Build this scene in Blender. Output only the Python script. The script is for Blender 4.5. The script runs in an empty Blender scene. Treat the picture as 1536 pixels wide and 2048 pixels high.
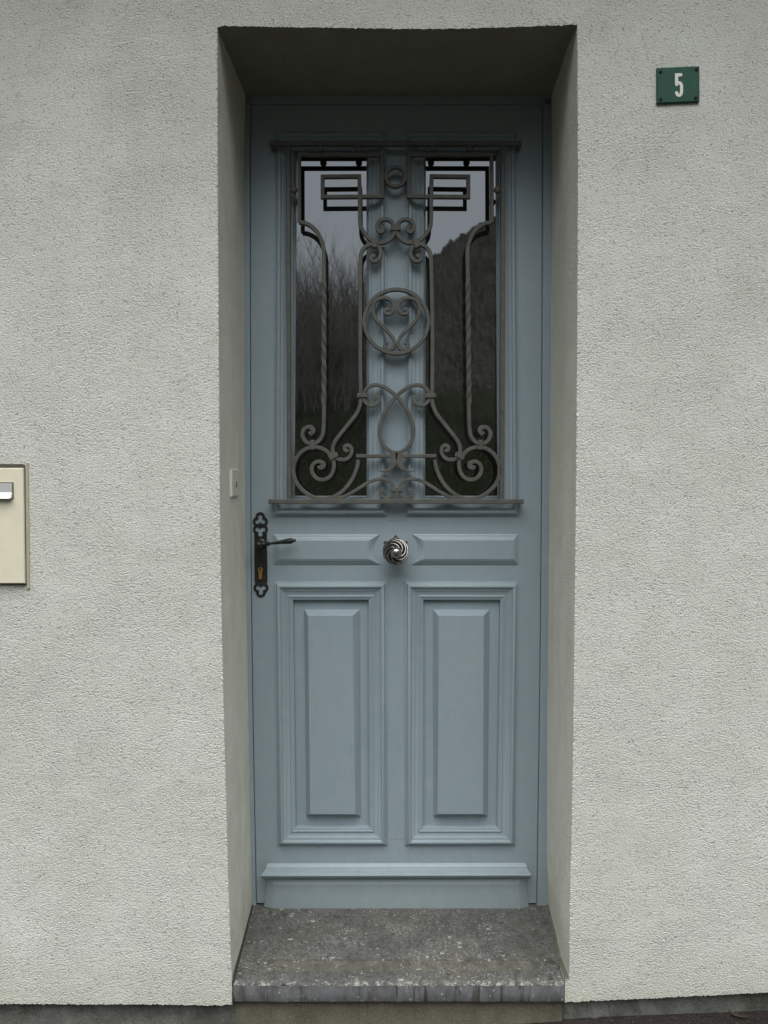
import bpy, bmesh, math, random
from mathutils import Vector, Matrix, Euler
random.seed(7)
scene = bpy.context.scene
col = scene.collection
R = math.radians

# ---------------------------------------------------------------- camera
F = 1593.0; CXP, CYP = 768.0, 1024.0          # focal length and centre in photo pixels
CAM = Vector((-0.038, -1.90, 1.185))
PITCH, YAW = R(-1.95), R(0.0)
cd = bpy.data.cameras.new('camera'); cam = bpy.data.objects.new('camera', cd); col.objects.link(cam)
cd.sensor_fit = 'VERTICAL'; cd.sensor_height = 36.0; cd.sensor_width = 27.0
cd.lens = 36.0*F/2048.0
cd.clip_start = 0.02; cd.clip_end = 3000
cam.location = CAM
cam.rotation_euler = Euler((R(90)+PITCH, 0, YAW), 'XYZ')
scene.camera = cam
CR = cam.rotation_euler.to_matrix()
scene.render.resolution_x = 768; scene.render.resolution_y = 1024

def ray(px, py):
    return CR @ Vector(((px-CXP)/F, -(py-CYP)/F, -1.0))
def P(px, py, Y):
    """a point of the photograph on the vertical plane y = Y"""
    d = ray(px, py); t = (Y-CAM.y)/d.y
    return CAM + d*t
def PX(px, py, X):
    d = ray(px, py); t = (X-CAM.x)/d.x
    return CAM + d*t

# ---------------------------------------------------------------- world, sun, exposure
SUN_EL, SUN_AZ = 75.0, 0.0
w = bpy.data.worlds.new('World'); scene.world = w; w.use_nodes = True
nt = w.node_tree; nt.nodes.clear()
sky = nt.nodes.new('ShaderNodeTexSky'); sky.sky_type = 'NISHITA'; sky.sun_disc = False
sky.sun_elevation = R(SUN_EL); sky.sun_rotation = R(180+SUN_AZ)
sky.air_density = 1.0; sky.dust_density = 4.0; sky.ozone_density = 1.0
hs = nt.nodes.new('ShaderNodeHueSaturation'); hs.inputs['Saturation'].default_value = 0.42
bg = nt.nodes.new('ShaderNodeBackground'); bg.inputs['Strength'].default_value = 0.09
wo = nt.nodes.new('ShaderNodeOutputWorld')
tint = nt.nodes.new('ShaderNodeMix'); tint.data_type = 'RGBA'; tint.blend_type = 'MULTIPLY'; tint.inputs[0].default_value = 1.0
tint.inputs[7].default_value = (0.955, 1.0, 0.975, 1)      # grey green overcast
nt.links.new(sky.outputs[0], hs.inputs['Color']); nt.links.new(hs.outputs[0], tint.inputs[6]); nt.links.new(tint.outputs[2], bg.inputs['Color'])
nt.links.new(bg.outputs[0], wo.inputs['Surface'])
sd = bpy.data.lights.new('sun', 'SUN'); sun = bpy.data.objects.new('sun', sd); col.objects.link(sun)
sd.energy = 1.5; sd.angle = R(90); sd.color = (1.0, 0.985, 0.95)
sun.rotation_euler = Euler((R(90-SUN_EL), 0, R(SUN_AZ)), 'XYZ')
sun.location = (0, -20, 30)
scene.view_settings.view_transform = 'Standard'; scene.view_settings.look = 'None'
scene.view_settings.exposure = 1.52; scene.view_settings.gamma = 1.0
scene.view_settings.use_curve_mapping = False
scene.render.engine = 'CYCLES'

# ---------------------------------------------------------------- node helper
class M:
    def __init__(s, name):
        s.m = bpy.data.materials.new(name); s.m.use_nodes = True
        s.t = s.m.node_tree; s.n = s.t.nodes; s.b = s.n['Principled BSDF']
        s.co = s.n.new('ShaderNodeTexCoord').outputs['Object']
    def L(s, a, b): s.t.links.new(a, b)
    def mp(s, scale, rot=(0, 0, 0), loc=(0, 0, 0)):
        q = s.n.new('ShaderNodeMapping'); q.inputs['Scale'].default_value = scale
        q.inputs['Rotation'].default_value = rot; q.inputs['Location'].default_value = loc
        s.L(s.co, q.inputs['Vector']); return q.outputs[0]
    def noise(s, scale, detail=2, rough=0.5, vec=None, dist=0.0):
        q = s.n.new('ShaderNodeTexNoise'); q.inputs['Scale'].default_value = scale
        q.inputs['Detail'].default_value = detail; q.inputs['Roughness'].default_value = rough
        q.inputs['Distortion'].default_value = dist
        s.L(vec if vec is not None else s.co, q.inputs['Vector']); return q.outputs['Fac']
    def voro(s, scale, vec=None, feature='F1', rnd=1.0, out='Distance'):
        q = s.n.new('ShaderNodeTexVoronoi'); q.feature = feature
        q.inputs['Scale'].default_value = scale; q.inputs['Randomness'].default_value = rnd
        s.L(vec if vec is not None else s.co, q.inputs['Vector']); return q.outputs[out]
    def ramp(s, x, stops):
        q = s.n.new('ShaderNodeValToRGB'); e = q.color_ramp.elements
        while len(e) < len(stops): e.new(0.5)
        for i, (p, c) in enumerate(stops):
            e[i].position = p
            e[i].color = (c, c, c, 1) if not isinstance(c, (tuple, list)) else (*c, 1)
        s.L(x, q.inputs['Fac']); return q.outputs[0]
    def math(s, op, a, b=None, c=None):
        q = s.n.new('ShaderNodeMath'); q.operation = op
        for i, v in enumerate((a, b, c)):
            if v is None: continue
            if isinstance(v, (int, float)): q.inputs[i].default_value = v
            else: s.L(v, q.inputs[i])
        return q.outputs[0]
    def mix(s, fac, a, b, mode='MIX'):
        q = s.n.new('ShaderNodeMix'); q.data_type = 'RGBA'; q.blend_type = mode
        for sock, v in ((q.inputs[0], fac), (q.inputs[6], a), (q.inputs[7], b)):
            if isinstance(v, (int, float)): sock.default_value = v
            elif isinstance(v, (tuple, list)): sock.default_value = (*v, 1)
            else: s.L(v, sock)
        return q.outputs[2]
    def xyz(s):
        q = s.n.new('ShaderNodeSeparateXYZ'); s.L(s.co, q.inputs[0]); return q.outputs
    def bump(s, h, strength=0.5, dist=0.001, prev=None):
        q = s.n.new('ShaderNodeBump'); q.inputs['Strength'].default_value = strength
        q.inputs['Distance'].default_value = dist; s.L(h, q.inputs['Height'])
        if prev is not None: s.L(prev, q.inputs['Normal'])
        return q.outputs[0]
    def fin(s, color=None, rough=None, normal=None, metal=None, spec=None, ior=None):
        for k, v in (('Base Color', color), ('Roughness', rough), ('Normal', normal), ('Metallic', metal),
                     ('Specular IOR Level', spec), ('IOR', ior)):
            if v is None: continue
            if isinstance(v, (int, float)): s.b.inputs[k].default_value = v
            elif isinstance(v, (tuple, list)): s.b.inputs[k].default_value = (*v, 1)
            else: s.L(v, s.b.inputs[k])
        return s.m

def mat_stucco():
    s = M('rough render')
    v = s.mp((0.88, 1.0, 1.0))
    n1 = s.noise(275, 4, 0.65, v)
    n2 = s.voro(275, v)
    n3 = s.noise(48, 3, 0.6)
    trowel = s.noise(4.5, 3, 0.6, dist=0.6)
    amp = s.ramp(trowel, [(0.3, 0.55), (0.7, 1.0)])
    h = s.math('ADD', n1, s.math('MULTIPLY', s.math('SUBTRACT', 1.0, n2), 0.5))
    h = s.math('ADD', s.math('MULTIPLY', h, amp), s.math('MULTIPLY', n3, 0.35))
    b = s.bump(h, 1.0, 0.0038)
    b = s.bump(s.noise(5, 2, 0.5), 0.6, 0.012, b)
    big = s.noise(1.1, 4, 0.62, dist=0.5)
    mid = s.noise(7, 4, 0.65)
    c = s.mix(s.ramp(big, [(0.32, 0.0), (0.68, 1.0)]), (0.665, 0.665, 0.615), (0.745, 0.75, 0.705))
    c = s.mix(s.ramp(mid, [(0.40, 0.0), (0.78, 0.5)]), c, (0.60, 0.585, 0.515))
    st = s.noise(9, 3, 0.6, s.mp((1.0, 1.0, 0.10)))
    c = s.mix(s.ramp(st, [(0.50, 0.0), (0.75, 0.18)]), c, (0.52, 0.52, 0.475))
    z = s.xyz()[2]
    # rain dirt near the top and splash dirt at the foot
    top = s.math('MULTIPLY', s.ramp(s.math('ADD', s.math('MULTIPLY', z, 0.4), s.math('MULTIPLY', mid, 0.35)), [(0.82, 0.0), (1.08, 1.0)]), s.ramp(s.noise(3.2, 3, 0.6, dist=0.8), [(0.44, 0.0), (0.72, 0.22)]))
    c = s.mix(top, c, (0.47, 0.465, 0.43))
    foot = s.ramp(s.math('ADD', s.math('MULTIPLY', z, 3.2), s.math('MULTIPLY', mid, 1.0)), [(0.18, 0.45), (0.62, 0.0)])
    c = s.mix(foot, c, (0.50, 0.48, 0.38))
    pits = s.ramp(s.noise(235, 1, 0.5, s.mp((0.8, 1.0, 1.15), loc=(0.3, 0.1, 0.2))), [(0.27, 1.0), (0.38, 0.0)])
    c = s.mix(s.math('MULTIPLY', pits, 0.8), c, (0.30, 0.305, 0.285))
    sp = s.math('MULTIPLY', s.ramp(s.voro(95), [(0.10, 1.0), (0.17, 0.0)]), s.ramp(s.noise(26, 2, 0.5), [(0.5, 0.0), (0.6, 0.75)]))
    c = s.mix(sp, c, (0.20, 0.20, 0.18))
    fine = s.noise(480, 1, 0.5)
    c = s.mix(s.ramp(fine, [(0.35, 0.22), (0.6, 0.0)]), c, (0.36, 0.36, 0.33))
    return s.fin(c, 0.95, b, spec=0.12)

def mat_reveal(name='smooth beige render', k_=1.0):
    s = M(name)
    n = s.noise(210, 3, 0.65); m_ = s.noise(12, 4, 0.62); v = s.noise(5, 3, 0.55, s.mp((3, 3, 0.6)))
    c = s.mix(s.ramp(m_, [(0.3, 0.0), (0.7, 1.0)]), (0.76, 0.745, 0.65), (0.86, 0.85, 0.76))
    c = s.mix(s.ramp(v, [(0.42, 0.0), (0.72, 0.35)]), c, (0.62, 0.61, 0.52))
    sp = s.math('MULTIPLY', s.ramp(s.voro(110), [(0.12, 1.0), (0.2, 0.0)]), s.ramp(s.noise(22, 2, 0.5), [(0.42, 0.0), (0.6, 0.65)]))
    c = s.mix(sp, c, (0.22, 0.20, 0.155))
    gr = s.noise(430, 1, 0.5)
    c = s.mix(s.ramp(gr, [(0.35, 0.25), (0.6, 0.0)]), c, (0.34, 0.33, 0.28))
    z = s.xyz()[2]
    wet = s.ramp(s.math('ADD', s.math('MULTIPLY', z, 2.2), s.math('MULTIPLY', m_, 0.8)), [(0.28, 0.5), (0.75, 0.0)])
    c = s.mix(wet, c, (0.44, 0.42, 0.33))
    n = s.math('ADD', n, s.math('MULTIPLY', m_, 1.2))
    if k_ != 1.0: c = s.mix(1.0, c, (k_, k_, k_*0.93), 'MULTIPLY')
    return s.fin(c, 0.92, s.bump(n, 1.0, 0.0034), spec=0.15)

def mat_paint():
    s = M('grey blue door paint')
    g = s.noise(90, 3, 0.6, s.mp((1.0, 1.0, 0.05)))
    big = s.noise(3.2, 3, 0.55)
    fine = s.noise(700, 2, 0.6)
    c = s.mix(s.ramp(big, [(0.3, 0.0), (0.7, 1.0)]), (0.262, 0.327, 0.366), (0.282, 0.345, 0.382))
    c = s.mix(s.ramp(g, [(0.4, 0.0), (0.8, 0.25)]), c, (0.225, 0.292, 0.335))
    dust = s.noise(26, 4, 0.7)
    c = s.mix(s.ramp(dust, [(0.48, 0.0), (0.85, 0.5)]), c, (0.35, 0.385, 0.375))
    z = s.xyz()[2]
    foot = s.ramp(s.math('ADD', s.math('MULTIPLY', z, 2.4), s.math('MULTIPLY', dust, 1.0)), [(0.45, 0.4), (1.0, 0.0)])
    c = s.mix(foot, c, (0.24, 0.27, 0.27))
    scr = s.ramp(s.noise(16, 2, 0.5, s.mp((3.0, 1.0, 0.35), rot=(0, 0.5, 0)), dist=1.2), [(0.495, 0.0), (0.5, 0.3), (0.505, 0.0)])
    c = s.mix(s.math('MULTIPLY', scr, s.ramp(s.noise(5, 2, 0.5), [(0.5, 0.0), (0.6, 1.0)])), c, (0.17, 0.20, 0.22))
    sp = s.voro(75, out='Distance')
    pick = s.noise(19, 1, 0.5)
    spot = s.math('MULTIPLY', s.ramp(sp, [(0.03, 1.0), (0.06, 0.0)]), s.ramp(pick, [(0.6, 0.0), (0.66, 0.7)]))
    c = s.mix(spot, c, (0.13, 0.14, 0.13))
    h = s.math('ADD', s.math('MULTIPLY', g, 0.6), s.math('MULTIPLY', fine, 0.5))
    r = s.ramp(dust, [(0.3, 0.36), (0.8, 0.55)])
    return s.fin(c, r, s.bump(h, 0.35, 0.0006), spec=0.4)

def mat_iron():
    s = M('grey painted wrought iron')
    n = s.noise(150, 3, 0.6); m_ = s.noise(35, 4, 0.65)
    c = s.mix(s.ramp(m_, [(0.35, 0.0), (0.7, 1.0)]), (0.082, 0.084, 0.075), (0.125, 0.124, 0.108))
    sp = s.math('MULTIPLY', s.ramp(s.voro(170), [(0.12, 1.0), (0.2, 0.0)]), s.ramp(s.noise(40, 2, 0.5), [(0.5, 0.0), (0.6, 0.8)]))
    c = s.mix(sp, c, (0.06, 0.045, 0.033))
    return s.fin(c, s.ramp(m_, [(0.3, 0.45), (0.7, 0.7)]), s.bump(n, 0.8, 0.0016), spec=0.4)

def mat_darkiron(name='dark forged lock iron', c1=(0.022, 0.024, 0.023), c2=(0.045, 0.045, 0.042), metal=0.5, rough=0.38):
    s = M(name)
    n = s.noise(180, 3, 0.6)
    c = s.mix(s.ramp(n, [(0.35, 0.0), (0.7, 1.0)]), c1, c2)
    return s.fin(c, rough, s.bump(n, 0.35, 0.0006), metal=metal)

def mat_glass():
    s = M('dark window glass')
    n = s.noise(2.2, 2, 0.5); d = s.noise(18, 5, 0.7)
    c = s.mix(s.ramp(d, [(0.35, 0.0), (0.75, 1.0)]), (0.010, 0.011, 0.010), (0.026, 0.027, 0.024))
    return s.fin(c, s.ramp(d, [(0.3, 0.010), (0.8, 0.030)]), s.bump(n, 0.3, 0.0012), ior=2.4)

BAND = [(0.40, 0.0), (0.46, 1.0), (0.88, 1.0), (0.90, 0.0)]
def mat_stone():
    s = M('fossil limestone slab')
    v = s.mp((1.0, 1.6, 1.0))
    base = s.noise(22, 5, 0.65); base2 = s.noise(120, 3, 0.6)
    c = s.mix(s.ramp(base, [(0.32, 0.0), (0.68, 1.0)]), (0.080, 0.079, 0.075), (0.145, 0.142, 0.134))
    c = s.mix(s.ramp(base2, [(0.4, 0.0), (0.62, 0.7)]), c, (0.050, 0.050, 0.048))
    warm = s.noise(9, 3, 0.5)
    c = s.mix(s.ramp(warm, [(0.5, 0.0), (0.75, 0.45)]), c, (0.115, 0.106, 0.082))
    d = s.noise(55, 3, 0.6, v)
    wv = s.n.new('ShaderNodeVectorMath'); wv.operation = 'ADD'
    s.L(v, wv.inputs[0]); sc = s.n.new('ShaderNodeVectorMath'); sc.operation = 'SCALE'
    nn = s.n.new('ShaderNodeTexNoise'); nn.inputs['Scale'].default_value = 70; s.L(v, nn.inputs['Vector'])
    s.L(nn.outputs['Color'], sc.inputs[0]); sc.inputs['Scale'].default_value = 0.012
    s.L(sc.outputs[0], wv.inputs[1])
    vo = s.voro(62, wv.outputs[0]); big = s.voro(24, wv.outputs[0])
    p1 = s.ramp(vo, [(0.17, 1.0), (0.23, 0.0)]); pick = s.ramp(s.noise(31, 2, 0.5), [(0.5, 0.0), (0.58, 1.0)])
    p2 = s.ramp(big, [(0.13, 1.0), (0.17, 0.0)]); pick2 = s.ramp(s.noise(13, 2, 0.5), [(0.54, 0.0), (0.58, 1.0)])
    chip = s.math('MAXIMUM', s.math('MULTIPLY', p1, pick), s.math('MULTIPLY', p2, pick2))
    vein = s.ramp(s.noise(48, 2, 0.5, dist=1.6), [(0.485, 0.0), (0.5, 1.0), (0.515, 0.0)])
    vein = s.math('MULTIPLY', vein, s.ramp(s.noise(17, 2, 0.5), [(0.53, 0.0), (0.62, 0.55)]))
    chip = s.math('MAXIMUM', s.math('MULTIPLY', chip, 0.75), vein)
    # worn paler margin between the groove and the front, and a chipped white arris
    y = s.xyz()[1]; x_ = s.xyz()[0]
    w1 = s.math('ADD', y, s.math('MULTIPLY', s.math('SUBTRACT', s.noise(40, 2, 0.6), 0.5), 0.006))
    band = s.ramp(s.math('MULTIPLY', s.math('ADD', w1, 0.15), 10.0), BAND)
    band = s.math('MULTIPLY', band, s.ramp(s.math('ABSOLUTE', x_), [(0.33, 1.0), (0.345, 0.0)]))
    c = s.mix(s.math('MULTIPLY', band, 0.75), c, s.mix(base, (0.095, 0.090, 0.072), (0.16, 0.151, 0.124)))
    edge = s.math('MULTIPLY', s.ramp(s.math('MULTIPLY', s.math('ADD', w1, 0.16), 10.0), [(0.10, 1.0), (0.20, 0.0)]), s.ramp(s.noise(75, 3, 0.7), [(0.52, 0.0), (0.62, 1.0)]))
    chip = s.math('MAXIMUM', chip, s.math('MULTIPLY', edge, 0.6))
    fl_ = s.math('MULTIPLY', s.ramp(s.voro(150, wv.outputs[0]), [(0.20, 1.0), (0.28, 0.0)]), s.ramp(s.noise(13, 4, 0.75), [(0.46, 0.0), (0.60, 0.85)]))
    dk = s.ramp(s.noise(36, 4, 0.7), [(0.50, 0.0), (0.66, 0.7)])
    c = s.mix(dk, c, (0.040, 0.040, 0.037))
    chip = s.math('MAXIMUM', chip, fl_)
    c = s.mix(chip, c, (0.40, 0.40, 0.37))
    h = s.math('ADD', base, s.math('MULTIPLY', base2, 0.6))
    return s.fin(c, 0.75, s.bump(h, 0.6, 0.002), spec=0.3)

def mat_stonefront():
    s = M('stained sawn stone edge')
    x = s.xyz()
    base = s.noise(30, 4, 0.6)
    c = s.mix(s.ramp(base, [(0.32, 0.0), (0.68, 1.0)]), (0.120, 0.125, 0.132), (0.175, 0.180, 0.188))
    st = s.noise(38, 4, 0.7, s.mp((1.0, 1.0, 0.22), loc=(0.4, 0, 0)), dist=0.5)
    st2 = s.noise(9, 2, 0.5, s.mp((1, 1, 0.05)))
    c = s.mix(s.math('MULTIPLY', s.ramp(st, [(0.50, 0.0), (0.60, 0.85)]), s.ramp(st2, [(0.36, 0.25), (0.6, 1.0)])), c, (0.060, 0.057, 0.048))
    wh = s.math('MULTIPLY', s.ramp(s.noise(90, 3, 0.7), [(0.58, 0.0), (0.68, 0.7)]), s.ramp(s.noise(14, 2, 0.5), [(0.45, 0.0), (0.6, 1.0)]))
    c = s.mix(wh, c, (0.34, 0.34, 0.33))
    dr = s.math('MULTIPLY', s.ramp(s.noise(70, 2, 0.6, s.mp((1.0, 1.0, 0.10)), dist=0.25), [(0.60, 0.0), (0.66, 0.8)]), s.ramp(s.noise(12, 2, 0.5, s.mp((1, 1, 0.05), loc=(3, 0, 0))), [(0.42, 0.0), (0.55, 1.0)]))
    c = s.mix(dr, c, (0.040, 0.037, 0.030))
    vo = s.voro(66); pick = s.ramp(s.noise(25, 2, 0.5), [(0.52, 0.0), (0.6, 0.8)])
    c = s.mix(s.math('MULTIPLY', s.ramp(vo, [(0.14, 1.0), (0.2, 0.0)]), pick), c, (0.42, 0.42, 0.40))
    # drips end in a dark tide mark along the bottom edge
    low = s.ramp(s.math('ADD', s.math('MULTIPLY', x[2], 14.0), s.math('MULTIPLY', s.noise(55, 2, 0.6), 0.42)), [(-0.0, 0.0), (0.001, 0.0)])
    return s.fin(c, 0.8, s.bump(base, 0.5, 0.0015), spec=0.3)

def mat_concrete(name, a, b, dirt=(0.05, 0.048, 0.035), scale=1.0):
    s = M(name)
    n = s.noise(30*scale, 5, 0.65); f = s.noise(260, 3, 0.7); g = s.noise(6, 4, 0.6)
    c = s.mix(s.ramp(n, [(0.3, 0.0), (0.7, 1.0)]), a, b)
    c = s.mix(s.ramp(f, [(0.5, 0.0), (0.66, 0.55)]), c, dirt)
    c = s.mix(s.ramp(g, [(0.48, 0.0), (0.66, 0.6)]), c, dirt)
    light = s.voro(210)
    c = s.mix(s.ramp(light, [(0.16, 0.5), (0.24, 0.0)]), c, tuple(min(0.6, v*1.9) for v in b))
    h = s.math('ADD', n, s.math('MULTIPLY', f, 0.7))
    return s.fin(c, 0.95, s.bump(h, 0.9, 0.003), spec=0.15)

def mat_plain(name, c, rough=0.5, metal=0.0, bump=0.0, spec=0.5, var=0.08):
    s = M(name)
    n = s.noise(40, 3, 0.6)
    c2 = tuple(v*(1-2*var) for v in c)
    cc = s.mix(s.ramp(n, [(0.3, 0.0), (0.7, 1.0)]), c2, c)
    nn = s.bump(s.noise(350, 2, 0.5), bump, 0.0006) if bump else None
    return s.fin(cc, rough, nn, metal=metal, spec=spec)

def mat_terrain(name, cols, sc=2.0):
    s = M(name)
    n = s.noise(sc, 6, 0.7); f = s.noise(sc*9, 4, 0.7)
    c = s.ramp(n, [(0.3, cols[0]), (0.5, cols[1]), (0.7, cols[2])])
    c = s.mix(s.ramp(f, [(0.4, 0.0), (0.7, 0.6)]), c, cols[3])
    return s.fin(c, 1.0, s.bump(f, 0.8, 0.3/sc), spec=0.05)

MT = dict(
    stucco=mat_stucco(), reveal=mat_reveal(), paint=mat_paint(), iron=mat_iron(), lock=mat_darkiron(),
    knob=mat_darkiron('pewter knob metal', (0.26, 0.25, 0.235), (0.42, 0.41, 0.39), 0.9, 0.24),
    glass=mat_glass(), stone=mat_stone(), stonefront=mat_stonefront(),
    plinth=mat_concrete('grey concrete plinth', (0.125, 0.13, 0.118), (0.20, 0.205, 0.185)),
    riser=mat_concrete('brown mortar riser', (0.115, 0.107, 0.082), (0.170, 0.160, 0.125), (0.06, 0.05, 0.03), 0.5),
    asphalt=mat_concrete('dark wet asphalt', (0.022, 0.018, 0.017), (0.035, 0.029, 0.026), (0.012, 0.010, 0.009), 2.0),
    brass=mat_plain('worn brass', (0.55, 0.33, 0.10), 0.35, 0.9),
    black=mat_plain('black', (0.008, 0.008, 0.008), 0.8),
    seal=mat_plain('grimy joint', (0.035, 0.034, 0.030), 0.9, bump=0.5),
    fillet=mat_plain('olive cement fillet', (0.20, 0.19, 0.145), 0.95, bump=0.8, spec=0.1, var=0.2),
    enamel=mat_plain('green sign enamel', (0.022, 0.092, 0.062), 0.5, var=0.12, spec=0.25),
    white=mat_plain('white lettering', (0.78, 0.78, 0.70), 0.4, var=0.02),
    plastic=mat_plain('greenish white plastic', (0.68, 0.70, 0.60), 0.5, var=0.03),
    cream=mat_plain('cream lacquered steel', (0.80, 0.75, 0.59), 0.5, var=0.03, spec=0.3),
    boxdark=mat_plain('brown casing steel', (0.085, 0.075, 0.065), 0.6),
    trim=mat_plain('cream trim', (0.52, 0.48, 0.36), 0.6, var=0.08),
    alu=mat_plain('brushed aluminium', (0.80, 0.81, 0.80), 0.32, 0.55, var=0.02),
    twig=mat_plain('dead twig bark', (0.035, 0.022, 0.016), 0.8),
    bark=mat_plain('bare branch bark', (0.30, 0.285, 0.26), 0.9),
    hill=mat_terrain('winter woodland slope', [(0.085, 0.083, 0.076), (0.11, 0.107, 0.10), (0.13, 0.126, 0.118), (0.075, 0.073, 0.066)], 0.12),
    ground=mat_terrain('grass and earth', [(0.022, 0.030, 0.012), (0.030, 0.040, 0.018), (0.036, 0.035, 0.022), (0.016, 0.022, 0.010)], 1.4),
)

# ---------------------------------------------------------------- object helpers
def mesh(name, verts, faces, mat, parent=None, smooth=None, **props):
    me = bpy.data.meshes.new(name)
    me.from_pydata([tuple(v) for v in verts], [], [tuple(f) for f in faces])
    me.validate(); me.update()
    bm = bmesh.new(); bm.from_mesh(me)
    bmesh.ops.recalc_face_normals(bm, faces=bm.faces); bm.to_mesh(me); bm.free()
    for m in (mat if isinstance(mat, (list, tuple)) else [mat]): me.materials.append(m)
    if smooth is not None:
        for p in me.polygons: p.use_smooth = True
        me.set_sharp_from_angle(angle=R(smooth))
    o = bpy.data.objects.new(name, me); col.objects.link(o)
    if parent is not None:
        o.parent = parent
        o.matrix_parent_inverse = Matrix.Identity(4)
        base = Vector((0, 0, 0)); q = parent
        while q is not None: base += q.location; q = q.parent
        me.transform(Matrix.Translation(-base))
    for k, v in props.items(): o[k] = v
    return o
def empty(name, loc, label, cat, **props):
    o = bpy.data.objects.new(name, None); col.objects.link(o); o.location = loc
    o.empty_display_size = 0.1
    o['label'] = label; o['category'] = cat
    for k, v in props.items(): o[k] = v
    return o

class B:
    """collects shapes for one mesh"""
    def __init__(s): s.v = []; s.f = []
    def add(s, vs, fs):
        k = len(s.v); s.v += [Vector(v) for v in vs]; s.f += [tuple(i+k for i in f) for f in fs]; return s
    def box(s, a, b):
        (x0, y0, z0), (x1, y1, z1) = a, b
        vs = [(x0,y0,z0),(x1,y0,z0),(x1,y1,z0),(x0,y1,z0),(x0,y0,z1),(x1,y0,z1),(x1,y1,z1),(x0,y1,z1)]
        return s.add(vs, [(0,3,2,1),(4,5,6,7),(0,1,5,4),(1,2,6,5),(2,3,7,6),(3,0,4,7)])
    def bevbox(s, c, u, v, n, hu, hv, hn, bev):
        """box with bevelled front rim; u, v, n unit vectors, n towards the viewer"""
        c = Vector(c); u = Vector(u); v = Vector(v); n = Vector(n)
        vs = []
        for (k, su, sv) in ((-hn, hu, hv), (hn-bev, hu, hv), (hn, hu-bev, hv-bev)):
            for (a, b) in ((-1,-1),(1,-1),(1,1),(-1,1)):
                vs.append(c+u*a*su+v*b*sv+n*k)
        fs = [(3,2,1,0),(8,9,10,11)]
        for r in (0, 4):
            for i in range(4): j = (i+1) % 4; fs.append((r+i, r+j, r+4+j, r+4+i))
        return s.add(vs, fs)
    def lathe(s, c, axis, prof, seg=24):
        c = Vector(c); a = Vector(axis).normalized()
        t = Vector((0,0,1)) if abs(a.z) < 0.9 else Vector((1,0,0))
        u = a.cross(t).normalized(); v = a.cross(u)
        vs = []
        for (d, r) in prof:
            for i in range(seg):
                th = 2*math.pi*i/seg
                vs.append(c + a*d + (u*math.cos(th)+v*math.sin(th))*r)
        fs = []
        for k in range(len(prof)-1):
            for i in range(seg):
                j = (i+1) % seg
                fs.append((k*seg+i, k*seg+j, (k+1)*seg+j, (k+1)*seg+i))
        fs.append(tuple(range(seg))); fs.append(tuple((len(prof)-1)*seg+i for i in range(seg)))
        return s.add(vs, fs)
    def tube(s, pts, rad, seg=8, closed=False):
        pts = [Vector(p) for p in pts]; n = len(pts)
        rr = rad if isinstance(rad, (list, tuple)) else [rad]*n
        up = None; vs = []
        for i in range(n):
            a = pts[max(0, i-1)] if not closed else pts[i-1]
            b = pts[min(n-1, i+1)] if not closed else pts[(i+1) % n]
            t = (b-a).normalized()
            if up is None:
                up = t.orthogonal().normalized()
            up = (up - t*up.dot(t)).normalized(); sd_ = t.cross(up)
            for k in range(seg):
                th = 2*math.pi*k/seg
                vs.append(pts[i]+(up*math.cos(th)+sd_*math.sin(th))*rr[i])
        fs = []
        for i in range(n-1 if not closed else n):
            j = (i+1) % n
            for k in range(seg):
                m_ = (k+1) % seg; fs.append((i*seg+k, i*seg+m_, j*seg+m_, j*seg+k))
        if not closed: fs.append(tuple(range(seg))[::-1]); fs.append(tuple((n-1)*seg+k for k in range(seg)))
        return s.add(vs, fs)
    def ribbon(s, pts, wid, y_front, thick, bev=0.0018, closed=False, crown=0.0):
        """flat forged bar following pts (x,z pairs) in a vertical plane; front face towards -y"""
        n = len(pts); ww = wid if isinstance(wid, (list, tuple)) else [wid]*n
        P2 = [Vector((p[0], p[1])) for p in pts]; vs = []
        for i in range(n):
            if closed: a, b = P2[i-1], P2[(i+1) % n]
            else: a, b = P2[max(0, i-1)], P2[min(n-1, i+1)]
            d1 = (P2[i]-a); d2 = (b-P2[i])
            if d1.length < 1e-9: d1 = d2
            if d2.length < 1e-9: d2 = d1
            d1.normalize(); d2.normalize()
            t = d1+d2
            if t.length < 1e-6: t = d1
            t.normalize(); nrm = Vector((-t.y, t.x))
            c = max(0.45, abs(Vector((-d1.y, d1.x)).dot(nrm)))
            h = ww[i]/2/c; hb = max(h-bev, h*0.3)
            yf, yb = y_front, y_front+thick
            for (o, y) in ((-h, yb), (-h, yf+bev), (-hb, yf), (hb, yf), (h, yf+bev), (h, yb)):
                q = P2[i]+nrm*o; vs.append((q.x, y, q.y))
        fs = []
        for i in range(n-1 if not closed else n):
            j = (i+1) % n
            for k in range(6):
                m_ = (k+1) % 6; fs.append((i*6+k, i*6+m_, j*6+m_, j*6+k))
        if not closed: fs.append(tuple(range(6))[::-1]); fs.append(tuple((n-1)*6+k for k in range(6)))
        return s.add(vs, fs)
    def obj(s, name, mat, parent=None, smooth=None, **props): return mesh(name, s.v, s.f, mat, parent, smooth, **props)

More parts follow.
